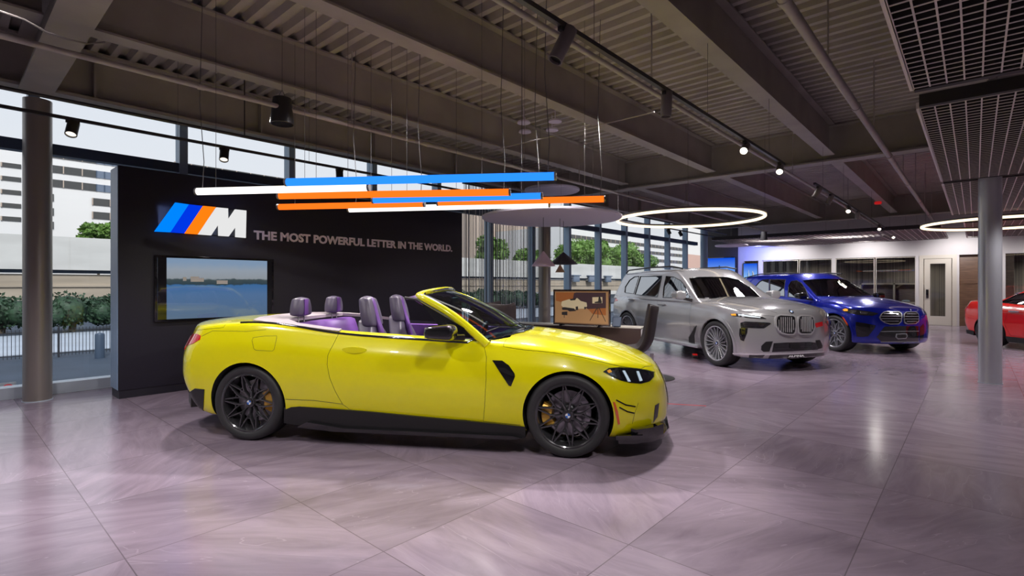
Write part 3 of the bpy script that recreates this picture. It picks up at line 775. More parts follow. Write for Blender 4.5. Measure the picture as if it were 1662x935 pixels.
# pendant speaker
p = PD(458, 180, 5.9); r_ = empty('pendant_speaker', p); tag(r_, 'black bucket-shaped pendant speaker hanging under the ceiling', 'speaker')
b = MB(); b.lathe([(.0001, .16), (.06, .16), (.10, .14), (.125, -.10), (.128, -.15), (.118, -.155)], 32); b.build('housing', 'fixtureblack', r_, 40)
b = MB(); b.lathe([(.0001, -.150), (.118, -.152)], 32); b.lathe([(.118, -.153), (.0001, -.151)], 32); b.build('grille', 'lampdark', r_, 0)
b = MB(); b.tube([(-.04, 0, .16), (0, 0, .24), (.04, 0, .16)], .004, 6); b.tube([(0, 0, .24), (0, 0, 4.35 - p.z)], .003, 5); b.build('suspension_wire', 'wire', r_, 0)
p = PD(1415, 377, 17); r_ = empty('pendant_speaker', p); tag(r_, 'distant black pendant speaker above the blue SUV', 'speaker')
for (px, py, dd, lb) in ((1240, 383, 15.5, 'small distant black pendant speaker above the silver grey SUV'),):
    p2 = PD(px, py, dd); r2 = empty('pendant_speaker', p2); tag(r2, lb, 'speaker')
    b = MB(); b.lathe([(.0001, .12), (.08, .12), (.10, -.12), (.0001, -.13)], 20); b.build('housing', 'fixtureblack', r2, 40)
    b = MB(); b.tube([(0, 0, .12), (0, 0, 4.35 - p2.z)], .003, 5); b.build('suspension_wire', 'wire', r2, 0)
b = MB(); b.lathe([(.0001, .12), (.08, .12), (.10, -.12), (.0001, -.13)], 20); b.build('housing', 'fixtureblack', r_, 40)
b = MB(); b.tube([(0, 0, .12), (0, 0, 4.35 - p.z)], .003, 5); b.build('suspension_wire', 'wire', r_, 0)
p = PD(1425, 330, 14.7); p.z = 3.745
b = MB(); b.lathe([(.0001, .034), (.08, .03), (.09, 0), (.08, -.04), (.0001, -.05)], 20); o = tag(b.build('beacon', 'red', smooth=40, loc=p), 'red strobe beacon on the joist above the far spotlights', 'alarm beacon')
for (px, py, lb) in ((850, 200, 'white round ceiling speaker disc, nearer of the pair over the blue bar'), (901, 198, 'white round ceiling speaker disc just beside the joist'), (852, 215, 'lower white round disc beneath the pair over the blue bar'), (896, 212, 'second lower white round disc near the joist')):
    p = GP(px, py, 4.10); b = MB(); b.lathe([(.0001, .03), (.10, .03), (.11, 0), (.0001, -.01)], 24); b.tube([(0, 0, .03), (0, 0, .27)], .006, 6)
    tag(b.build('ceiling_disc', 'acoustic', smooth=40, loc=p), lb, 'ceiling disc', 'round discs under the deck')

# ---------------------------------------------------------------- coloured light bars
ZL = 2.365
def bar(l, r, m, label, rad=.036):
    a = GP(l[0], l[1], ZL); c = GP(r[0], r[1], ZL); a.z = c.z = ZL
    root = empty('light_bar', a); tag(root, label, 'light bar', 'suspended coloured light bars'); d = c - a; t = d.normalized()
    b = MB(); b.tube([t * .02, d - t * .02], rad, 20); b.build('diffuser', m, root, 50)
    b = MB(); b.tube([Vector((0, 0, 0)), t * .02], rad * 1.04, 20); b.tube([d - t * .02, d], rad * 1.04, 20); b.build('end_cap', 'wire', root, 50)
    for f in (.12, .88):
        q = d * f; b = MB(); b.tube([(q.x, q.y, rad), (q.x, q.y, 4.35 - ZL)], .0022, 5); b.build('suspension_wire', 'wire', root, 0)
    q = d * .97 if m != 'tubewhite' else d * .04
    b = MB(); pts = [(q.x, q.y, rad), (q.x + .01, q.y - .01, .3), (q.x - .02, q.y + .02, .9), (q.x, q.y, 4.35 - ZL)]; b.tube(pts, .004, 5); b.build('power_cable', 'wire', root, 0)
    return root
bar((463, 296), (903, 286), 'tubeblue', 'blue glowing light bar, highest of the suspended cluster')
bar((318, 311), (600, 304), 'tubewhite', 'white glowing light bar at the end nearest the brown column')
bar((451, 318), (829, 312), 'tubeorange', 'long orange glowing light bar below the blue bar')
bar((604, 325), (881, 318), 'tubeblue', 'short blue glowing light bar beneath the long orange bar')
bar((451, 336), (690, 331), 'tubeorange', 'short orange glowing light bar lowest over the slogan')
bar((709, 329), (983, 323), 'tubeorange', 'orange glowing light bar reaching toward the round grey disc')
bar((565, 340), (893, 332), 'tubewhite', 'long white glowing light bar lowest beneath the orange ones')

# ring lamps
def ring_lamp(c, R, label, tubeR=.035, wa=(.4, 1.97, 3.54, 5.11)):
    root = empty('ring_lamp', c); tag(root, label, 'ring lamp', 'large suspended ring lamps')
    b = MB(); b.tube([(R * math.cos(2 * math.pi * i / 96), R * math.sin(2 * math.pi * i / 96), 0) for i in range(96)], tubeR * .8, 10, closed=True); b.build('light_ring', 'ring', root, 60)
    b = MB(); n = 96; b.lathe([(R - .028, .026), (R + .028, .026), (R + .028, .06), (R - .028, .06)], n, closed=True); b.build('housing', 'fixture', root, 30)
    for a in wa:
        b = MB(); b.tube([(R * math.cos(a), R * math.sin(a), .06), (R * math.cos(a), R * math.sin(a), 4.35 - c[2])], .003, 5); b.build('suspension_wire', 'wire', root, 0)
rc = W((1117 - CX) * 10.6 / FPX, 10.6, 2.76); ring_lamp(rc, 1.42, 'large glowing ring lamp hanging above the silver grey SUV')
rc2 = W(10.75, 11.3, 2.76); ring_lamp(rc2, 1.42, 'large glowing ring lamp hanging behind the silver column', wa=(.1, 1.3, -1.3, -.7))
# acoustic discs
def disc(c, R, label):
    root = empty('acoustic_disc', c); tag(root, label, 'acoustic disc', 'round acoustic discs')
    b = MB(); b.lathe([(.0001, 0), (R - .02, 0), (R, .02), (R, .05), (R - .02, .06), (.0001, .06)], 72); b.build('panel', 'acoustic', root, 40)
    for k in range(4):
        a = .4 + math.pi / 2 * k; b = MB(); b.tube([(R * .6 * math.cos(a), R * .6 * math.sin(a), .06), (R * .6 * math.cos(a), R * .6 * math.sin(a), 4.35 - c[2])], .003, 5); b.build('suspension_wire', 'wire', root, 0)
disc(W((895 - CX) * 10.3 / FPX, 10.3, 2.72), 1.38, 'wide lilac grey acoustic disc above the cone pendant lamps')
disc(W((896 - CX) * 11.9 / FPX, 11.9, 3.56), .63, 'small upper acoustic disc behind the end of the blue light bar')
disc(PX(1187, 400, 19), .55, 'distant acoustic disc near the dark end wall')
# cone pendants
def cone(px, apex, base, wpx, m, label, d):
    k = d / FPX; c = PD(px, base, d); hh = (base - apex) * k; R = wpx * k / 2
    root = empty('cone_pendant', c); tag(root, label, 'pendant lamp', 'cone pendant lamps')
    b = MB(); b.lathe([(R, 0), (.012, hh), (.0001, hh)], 40); b.lathe([(.0001, hh - .02), (R * .96, .004), (R, 0)], 40); b.build('lamp_shade', m, root, 30)
    b = MB(); v, f = lattice(lambda u, v, w: tuple(Vector((u, v, w)).normalized() * .035 + Vector((0, 0, hh * .35))), 6, 6, 6); b.add(v, f); b.build('bulb', 'lampdim', root, 60)
    b = MB(); b.tube([(0, 0, hh), (0, 0, 2.72 - c.z)], .005, 6); b.build('cord', 'track', root, 0)
cone(882, 408, 432, 39, 'shadepink', 'lilac cone pendant lamp, paler one of the trio', 10.0)
cone(914.5, 409.5, 429, 47, 'shadeblack', 'black wide cone pendant lamp beside the lilac one', 10.6)
cone(909, 430, 442, 16, 'brass', 'tiny brass cone pendant lamp hanging lowest', 10.2)

# string curtains
def curtain(px0, px1, label, seed, y=8.62):
    rg = random.Random(seed); x0 = PY(px0, 400, y).x; x1 = PY(px1, 400, y).x; b = MB(); x = x0
    while x < x1:
        w = rg.uniform(.006, .016); yy = y + rg.uniform(-.02, .02); b.box(x, x + w, yy, yy + .004, .03, 3.72, 0 if rg.random() < .55 else 1); x += w + rg.uniform(.003, .022)
    b.box(x0 - .02, x1 + .02, y - .02, y + .02, 3.70, 3.74, 1)
    return tag(b.build('string_curtain', ['string', 'stringdark'], smooth=0), label, 'string curtain', kind='stuff')
curtain(752, 878, 'silver and dark string curtain hanging before the windows past the black wall', 4)
# ---------------------------------------------------------------- lounge: sideboard with picture screen, chairs
sb0 = PD(800, 531, 11.9); sb1 = PD(1040, 531, 10.4); dv = Vector((sb1.x - sb0.x, sb1.y - sb0.y, 0)); Ls = dv.length; an = math.atan2(dv.y, dv.x); zs = .53
sr = empty('low_sideboard', (sb0.x, sb0.y, 0), an); tag(sr, 'long low dark brown sideboard with a pale top under the picture screen', 'sideboard')
b = MB(); b.bbox(0, Ls, 0, .45, .18, zs, .006); b.build('cabinet', 'brownpanel', sr, 30)
b = MB(); b.bbox(-.01, Ls + .01, -.01, .46, zs, zs + .025, .005); b.build('top', 'cream', sr, 30)
b = MB(); b.box(.1, Ls - .1, .05, .4, 0, .18); b.build('plinth', 'satin', sr, 0)
b = MB(); b.box(Ls + .005, Ls + .02, 0, .44, .18, zs - .01); b.build('end_panel', 'whitewall', sr, 0)
for k in (1, 2, 3):
    b = MB(); b.box(Ls * k / 4 - .002, Ls * k / 4 + .002, -.003, .001, .19, zs - .01); b.build('door_gap', 'darkwell', sr, 0)
t0 = PD(898, 524, 11.1); t1 = PD(990.5, 527, 10.48); dt = Vector((t1.x - t0.x, t1.y - t0.y, 0)); Lt = dt.length; at = math.atan2(dt.y, dt.x)
zt0 = zs + .04; ht = H - (470 - CY) * 10.8 / FPX - zt0
tr_ = empty('picture_screen', (t0.x, t0.y, zt0), at); tag(tr_, 'framed screen with a sepia picture of an old roadster on the low sideboard', 'television')
b = MB(); b.bbox(0, Lt, 0, .04, 0, ht, .004); b.build('frame', 'gloss', tr_, 30)
b = MB(); b.box(.022, Lt - .022, -.004, .0, .022, ht - .022); mt_ = b.build('mount_board', mat('tan_mount', (.35, .22, .13), .4), tr_, 0)
def pictm(name, c): M[name] = mat(name, c, .35, emit=c, estr=.55); return name
b = MB(); b.box(.045, Lt - .045, -.006, -.004, .045, ht - .045); pc = b.build('picture', pictm('sepia_ground', (.36, .20, .09)), tr_, 0)
def fl(name, m, polys, y=-.0075):
    b = MB()
    for p in polys: b.prism([(x * Lt, z * ht) for x, z in p], y, -.006, 'y')
    return b.build(name, m, pc, 0)
fl('dark_background', pictm('sepia_dark', (.055, .03, .035)), [[(.42, .95 - .03), (.96 - .03, .92), (.93, .50), (.62, .46), (.5, .6), (.35, .66), (.38, .9)]])
pictm('sepia_rust', (.30, .10, .03))
for P_ in ([(.05, .92), (.4, .92), (.36, .70), (.2, .62), (.05, .68)], [(.60, .50), (.93, .52), (.93, .30), (.7, .33)]): fl('rust_field', 'sepia_rust', [P_], -.007)
fl('roadster', pictm('sepia_cream', (.55, .45, .28)), [[(.15, .55), (.16, .66), (.28, .72), (.36, .74), (.44, .76), (.50, .68), (.60, .64), (.61, .54), (.57, .47), (.45, .46), (.40, .44), (.2, .47)]], -.009)
fl('roadster_shadow', pictm('sepia_black', (.03, .025, .025)), [[(.16, .48), (.2, .50), (.38, .47), (.42, .40), (.3, .38), (.26, .42), (.17, .42)], [(.41, .52), (.45, .53), (.455, .43), (.41, .42)], [(.56, .52), (.59, .52), (.59, .46), (.56, .45)], [(.30, .73), (.42, .755), (.40, .70), (.32, .69)]], -.0095)
fl('studio_chair', 'sepia_black', [[(.16, .36), (.26, .38), (.26, .27), (.16, .28)], [(.2, .28), (.21, .28), (.21, .2), (.2, .2)]], -.0085)
fl('tripod', 'sepia_black', [[(.78, .52), (.80, .52), (.66, .14), (.65, .14)], [(.79, .5), (.80, .5), (.80, .22), (.79, .22)], [(.80, .52), (.82, .50), (.93, .13), (.92, .13)]], -.0085)
fl('camera_card', 'sepia_cream', [[(.70, .62), (.87, .63), (.87, .80), (.70, .79)]], -.0085)
fl('camera', 'sepia_black', [[(.74, .63), (.86, .63), (.86, .68), (.83, .82), (.81, .82), (.80, .68), (.74, .66)]], -.0105)
b = MB()
for x in (.15, .82): b.box(Lt * x - .03, Lt * x + .03, -.06, .10, -.02, .0); b.box(Lt * x - .01, Lt * x + .01, 0, .03, -.02, .03)
b.build('foot', 'gloss', tr_, 0)
p = PD(1000, 531, 10.45)
r_ = empty('tablet_stand', (p.x, p.y, zs + .025), an); tag(r_, 'small blue-grey information tablet leaning on the sideboard end', 'tablet')
T = Matrix.Rotation(-.3, 4, 'X'); b = MB(); b.bbox(-.09, .09, 0, .012, .015, .22, .004, T=T); b.build('tablet', 'framedark', r_, 30)
b = MB(); b.box(-.075, .075, -.002, 0, .03, .20, T=T); b.build('glass_face', 'ribbonblue', r_, 0)
b = MB(); b.bbox(-.05, .05, 0, .10, 0, .012, .003); b.build('stand', 'gloss', r_, 30)

def lounge_chair(loc, rz, label, s=1.0, group='dark lounge chairs'):
    """swivel chair bent from one wide padded shell: seat sweeping up into a tall back"""
    r = empty('shell_lounge_chair', loc, rz); tag(r, label, 'lounge chair', group)
    prof = [(-.66, .43), (-.55, .41), (-.35, .38), (-.20, .39), (-.09, .46), (-.02, .58), (.02, .74), (.055, .92), (.085, 1.05), (.095, 1.09)]
    th = [.03, .04, .05, .06, .085, .085, .07, .055, .04, .02]
    fx = pch([(i / 9, p[0]) for i, p in enumerate(prof)]); fz = pch([(i / 9, p[1]) for i, p in enumerate(prof)]); ft = pch([(i / 9, t) for i, t in enumerate(th)])
    def fn(u, v, w):
        t = (u + 1) / 2; e = .004; dx = fx(min(1, t + e)) - fx(max(0, t - e)); dz = fz(min(1, t + e)) - fz(max(0, t - e)); L = math.hypot(dx, dz)
        n = (-dz / L, dx / L); hw = .34 * (1 - .25 * t**3) * s; curl = .10 * v * v * (.4 + t)
        return ((fx(t) + n[0] * (w * ft(t) / 2 + curl)) * s, v * hw, (fz(t) + n[1] * (w * ft(t) / 2 + curl)) * s)
    b = MB(); v, f = lattice(fn, 36, 16, 2, 2); b.add(v, f); b.build('shell', 'chairshell', r, 60)
    b = MB(); b.tube([(0, 0, .02), (0, 0, .37 * s)], .03, 12); b.build('stem', 'chrome', r, 40)
    b = MB(); b.lathe([(.0001, .022), (.30, .018), (.335, .008), (.335, 0), (.0001, 0)][::1], 48); b.build('base_plate', 'satin', r, 40)
    return r
cp = GP(1058, 613); lounge_chair(cp, YAW - math.pi / 2 - .20, 'dark shell lounge chair with a tall curved back behind the yellow bonnet')
for (px, py, d, rz, lb) in ((815, 545, 8.7, -1.9, 'dark lounge chair with rounded back just beyond the yellow windscreen'), (790, 545, 9.6, -2.2, 'second dark lounge chair farther behind the windscreen')):
    q = W((px - CX) * d / FPX, d); lounge_chair(q, rz, lb)
tt = W((848 - CX) * 9.4 / FPX, 9.4); r_ = empty('lounge_table', tt); tag(r_, 'small round dark side table among the lounge chairs', 'table')
b = MB(); b.lathe([(.0001, .47), (.28, .47), (.28, .45), (.0001, .45)][::-1], 40); b.build('table_top', 'gloss', r_, 30)
b = MB(); b.tube([(0, 0, .02), (0, 0, .45)], .02, 10); b.lathe([(.0001, .02), (.2, .015), (.2, 0)], 32); b.build('pedestal', 'chrome', r_, 30)
# red floor reflection modelled as a thin strip, tread plates beside the silver grey SUV
a = GP(1066, 654.5); c = GP(1146, 659); b = MB(); d = (c - a).normalized(); n = Vector((-d.y, d.x, 0)) * .006
b.add([(a - n)[:], (c - n)[:], (c + n)[:], (a + n)[:]] + [tuple(v + Vector((0, 0, .002))) for v in (a - n, c - n, c + n, a + n)], [(3, 2, 1, 0), (4, 5, 6, 7), (0, 1, 5, 4), (1, 2, 6, 5), (2, 3, 7, 6), (3, 0, 4, 7)])
tag(b.build('floor_reflection', 'red', smooth=0), 'thin red reflection modelled as a strip on the tiles in front of the yellow car', 'glint')
p = GP(1128, 580); r_ = empty('battery_charger', p, YAW - .3); tag(r_, 'small silver and red battery charger on the floor under the silver grey SUV', 'charger')
b = MB(); b.bbox(-.10, .10, -.05, .05, 0, .05, .008); b.build('case', 'rimsilver', r_, 30)
b = MB(); b.bbox(-.09, .09, -.045, .045, .05, .062, .004); b.build('cover', 'red', r_, 30)

# ---------------------------------------------------------------- outside
b = MB(); b.box(-150, 400, 9.6, 300, -1.6, -1.45); struct(b.build('ground_outside', 'asphalt', smooth=0))
b = MB(); b.box(-150, 400, 9.16, 9.75, -1.45, -.05); struct(b.build('kerb_outside', 'concrete', smooth=0))
b = MB(); b.box(-150, 400, 29, 40, -1.45, -1.43); struct(b.build('road_outside', 'roadpale', smooth=0))
# iron fence
fy = 27.0; fr = empty('iron_fence', (18, fy, -1.45)); tag(fr, 'black iron picket fence along the road outside the windows', 'fence')
b = MB(); b.box(-22, 40, -.015, .015, 1.02, 1.05); b.box(-22, 40, -.015, .015, .14, .17); b.build('rail', 'iron', fr, 0)
b = MB(); x = -22
while x < 30: b.box(x - .009, x + .009, -.009, .009, .05, 1.16); x += .11
o = b.build('pickets', 'iron', fr, 0); o['kind'] = 'stuff'
for i in range(26): b = MB(); b.box(-22 + i * 2.42, -21.94 + i * 2.42, -.03, .03, 0, 1.2); b.build('post', 'iron', fr, 0)
# bollard, no-parking sign
p = PY(162, 565, 25.5)
b = MB(); b.lathe([(.0001, 1.0), (.14, .96), (.16, .9), (.16, 0)], 20); tag(b.build('bollard', 'framedark', smooth=40, loc=(p.x, 25.5, -1.45)), 'dark bollard beside the iron fence outside', 'bollard')
p = PY(13, 631, 10.4); r_ = empty('parking_sign', (p.x, 10.4, p.z)); tag(r_, 'small white and red letter P sign low outside the window', 'sign')
b = MB(); b.bbox(-.085, .085, -.006, .006, -.09, .09, .004); b.build('plate', 'white', r_, 30)
b = MB(); b.tube([(.06 * math.cos(i * math.pi / 12), -.010, .06 * math.sin(i * math.pi / 12)) for i in range(24)], .006, 6, closed=True); b.build('ring', 'red', r_, 50)
text_mesh('letter', 'P', .12, 'iron', .002, .003, r_, Matrix.Translation((-.03, -.009, -.042)) @ Matrix.Rotation(math.pi / 2, 4, 'X'))
b = MB(); b.box(-.01, .01, .006, .02, -1.45 - p.z, .05); b.build('post', 'iron', r_, 0)

# overpass
oy = 60.0; ovr = empty('overpass', (60, oy, -1.45)); tag(ovr, 'pale concrete highway overpass beyond the windows', 'overpass')
z = lambda py: PD(100, py, 45.6).z + 1.45
b = MB(); b.box(-150, 260, 0, .4, z(438), z(384)); 
for k in range(60): b.box(-150 + k * 7, -149.93 + k * 7, -.03, 0, z(438), z(384))
b.build('parapet', 'concrete', ovr, 0)
b = MB(); b.box(-150, 260, .3, 2.2, z(443), z(436)); b.build('deck_slab', 'asphalt', ovr, 0)
b = MB(); b.box(-150, 260, .6, 1.2, z(487), z(445)); b.box(-150, 260, .45, .6, z(466), z(463)); b.build('edge_girder', 'concretebeige', ovr, 0)
for i in range(9): b = MB(); b.box(-140 + i * 34, -138 + i * 34, .9, 2.0, 0, z(487)); b.build('pier', 'concrete', ovr, 0)
for i, px in enumerate((935, 960, 987)):
    p = PY(px, 450, oy - .3); b = MB(); b.bbox(-1.0, 1.0, -.5, .0, 0, 1.2, .05); b.bbox(-1.4, 1.4, -.6, .1, 1.2, 1.4, .03)
    tag(b.build('roof_vent', 'ribbonblue', smooth=30, loc=(p.x, oy - .02, z(452) - 1.45)), 'grey vent box on the overpass parapet, %s seen between the mullions' % ('first', 'second', 'third')[i], 'vent box', 'vent boxes on the parapet')

def tree(name, label, c, R, hgt, m, n=2600, leaf=.35, group=None, flat=1.0, seed=1):
    r = empty(name, c); tag(r, label, 'tree', group); rg = random.Random(seed)
    lobes = [(Vector((rg.uniform(-1, 1) * R * .7, rg.uniform(-1, 1) * R * .5 * flat, hgt * (.55 + .3 * rg.random()))), R * rg.uniform(.35, .6)) for _ in range(9)]
    vs = []; fs = []
    for i in range(n):
        lc, lr = lobes[rg.randrange(9)]; d = Vector((rg.gauss(0, 1), rg.gauss(0, 1), rg.gauss(0, 1))).normalized(); p = lc + Vector((d.x, d.y * flat, d.z * .8)) * lr * rg.uniform(.75, 1.05)
        a = Vector((rg.gauss(0, 1), rg.gauss(0, 1), rg.gauss(0, 1))).normalized() * leaf * rg.uniform(.5, 1); e = a.cross(Vector((rg.gauss(0, 1), rg.gauss(0, 1), rg.gauss(0, 1)))).normalized() * leaf * .5
        k = len(vs); vs += [(p - a)[:], (p + e)[:], (p + a)[:], (p - e)[:]]; fs.append((k, k + 1, k + 2, k + 3))
    b = MB(); b.add(vs, fs)
    for lc, lr in lobes:
        v, f = lattice(lambda u, v, w: tuple(Vector((u, v, w)).normalized() * lr * .62 + lc), 6, 6, 6); b.add(v, f)
    b.build('crown', m, r, 0)
    b = MB(); b.tube([(0, 0, 0), (R * .03, 0, hgt * .3), (0, 0, hgt * .6)], [R * .09, R * .07, R * .04], 8); b.build('trunk', 'trunk', r, 50)
    return r
HB = [(-.4, 41.0), (2.6, 42.4), (5.6, 41), (8.6, 42.4), (38, 41), (42, 41.4), (46, 41), (50, 41.4)]
nm = ['nearest the parking sign', 'behind the brown column', 'beside the black wall end', 'hidden partly by the black wall', 'first behind the string curtain', 'second behind the string curtain', 'third behind the string curtain', 'last behind the string curtain']
for i, (x, y) in enumerate(HB):
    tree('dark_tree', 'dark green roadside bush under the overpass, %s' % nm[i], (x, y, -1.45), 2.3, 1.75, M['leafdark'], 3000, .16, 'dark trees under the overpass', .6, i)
for i, (px, py, d, R) in enumerate(((800, 400, 112, 4.5), (930, 410, 124, 5.2), (958, 405, 134, 5.8), (988, 412, 150, 5.8), (1018, 410, 140, 5.4), (1046, 420, 152, 5.2), (862, 418, 114, 4.0), (159, 378, 75, 2.4))):
    p = PD(px, py, d); lb = ['behind the string curtain', 'first beside the tan tower', 'tallest in the middle windows', 'before the white offices', 'fifth toward the far windows', 'last and smallest at the far windows', 'low beside the string curtain', 'lone small one over the overpass beside the black wall'][i]
    tree('green_tree', 'bright green tree above the overpass, %s' % lb, (p.x, p.y, -1.45), R, (p.z + 1.45) / .8, M['leafbright'], 2400, .5, 'green trees above the overpass', .8, 20 + i)

def tower(name, label, px0, px1, d, py_top, zb, rows, depth, wall, win, y0=None, skip=(), align=True, sub=None, pitch=None):
    """office block; the long face runs parallel to the showroom windows"""
    Y = PD((px0 + px1) / 2, 400, d).y; a = PY(px0, 400, Y); c = PY(px1, 400, Y); zt = PY(px0, py_top, Y).z
    r = empty(name, ((a.x + c.x) / 2, Y, zb)); tag(r, label, 'building'); w = (c.x - a.x) / 2
    b = MB(); b.box(-w, w, 0, depth, 0, zt - zb); b.build('walls', wall, r, 0)
    for (z0, z1, f0, f1, m_) in rows:
        b = MB(); b.box(-w + 2 * w * f0, -w + 2 * w * f1, -.15, .05, z0 - zb, z1 - zb)
        o = b.build('window_ribbon', m_, r, 0)
        b = MB(); x = -w + 2 * w * f0
        while x < -w + 2 * w * f1: b.box(x, x + .15, -.25, -.12, z0 - zb, z1 - zb); x += 2.6 if m_ != 'ribbonblue' else 1.2
        b.build('window_bars', 'buildingtan' if m_ == 'ribbonwindow' else 'framedark', o, 0)
    return r
# tall white slab seen beside the brown column
rows = []
Yb = PD(150, 400, 95).y
for k, py in enumerate((244, 268, 291, 315, 338, 360)):
    z1 = PY(87, py, Yb).z; z0 = PY(87, py + 12, Yb).z
    rows.append((z0, z1, .0, .52 if k < 3 else .10, 'ribbonwindow'))
    if k >= 3: rows.append((z0, z1, .48, .75, 'ribbonwindow'))
    if k < 3: rows.append((z0, z1, .52, 1.0 if k == 0 else .98, 'ribbonblue'))
tower('office_tower', 'white office tower with dark ribbon windows seen beside the brown column', 70, 226, 95, 238, -1.45, rows, 20, 'buildingwhite', 'ribbonwindow')
rows = [(PY(5, py + 5, 100).z, PY(5, py, 100).z, .55, 1, 'ribbonwindow') for py in (270, 292, 312, 333, 352)]
tower('office_tower', 'pale grey office tower at the very edge beyond the brown column', -60, 36, 78, 232, -1.45, [(PY(20, py + 7, 78 * 1.39).z, PY(20, py, 78 * 1.39).z, .62, .98, 'ribbonwindow') for py in (262, 284, 306, 328, 350)], 15, 'buildingwhite', 'ribbonwindow')
Y2 = PD(380, 400, 110).y
tower('office_tower', 'low white block with a slatted roofline above the black wall', 270, 700, 110, 283, -1.45, [(PY(400, 305, Y2).z, PY(400, 296, Y2).z, .02, .98, 'ribbonwindow')], 20, 'buildingwhite', 'ribbonwindow')
Y3 = PD(837, 400, 165).y
tower('office_tower', 'tan tower block between the column and the white offices', 760, 914, 165, 330, -1.45, [(PY(800, 345, Y3).z, PY(800, 338, Y3).z, .05, .4, 'ribbonwindow')], 10, 'buildingtan', 'ribbonwindow')
Y4 = PD(1010, 400, 160).y
rows = []
for py in (380, 394, 409, 424, 438):
    za = PY(920, py, Y4); rows.append((PY(920, py + 6, Y4).z, PY(920, py, Y4).z, .03, .99, 'ribbonwindow'))
tower('office_tower', 'long white office block with ribbon windows behind the green trees', 916, 1108, 160, 366, -1.45, rows, 25, 'buildingwhite', 'ribbonwindow')
tower('office_tower', 'pink brick block at the far end of the windows', 1112, 1150, 215, 412, -1.45, [], 25, 'buildingpink', 'ribbonwindow')
# ---------------------------------------------------------------- cars
def beam2(b, p, q, w0, w1, y, y2, dp, mi=0, T=None):
    """a spoke strut in the wheel plane from p to q (x, z), front edge at y -> y2, tapered section"""
    p = Vector(p); q = Vector(q); t = (q - p).normalized(); n = Vector((-t.y, t.x))
    vs = []
    for c, wd, yy in ((p, w0, y), (q, w1, y2)):
        for sgn, k, dy in ((-1, .28, 0), (1, .28, 0), (1, .5, -.010), (1, .42, -dp), (-1, .42, -dp), (-1, .5, -.010)):
            a = c + n * sgn * wd * k; vs.append((a.x, yy + dy, a.y))
    fs = [(i, (i + 1) % 6, 6 + (i + 1) % 6, 6 + i) for i in range(6)] + [(5, 4, 3, 2, 1, 0), tuple(range(6, 12))]
    fs = [f[::-1] for f in fs]
    return b.add(vs, fs, mi, T)
def pol(r, a): return (r * math.cos(a), r * math.sin(a))

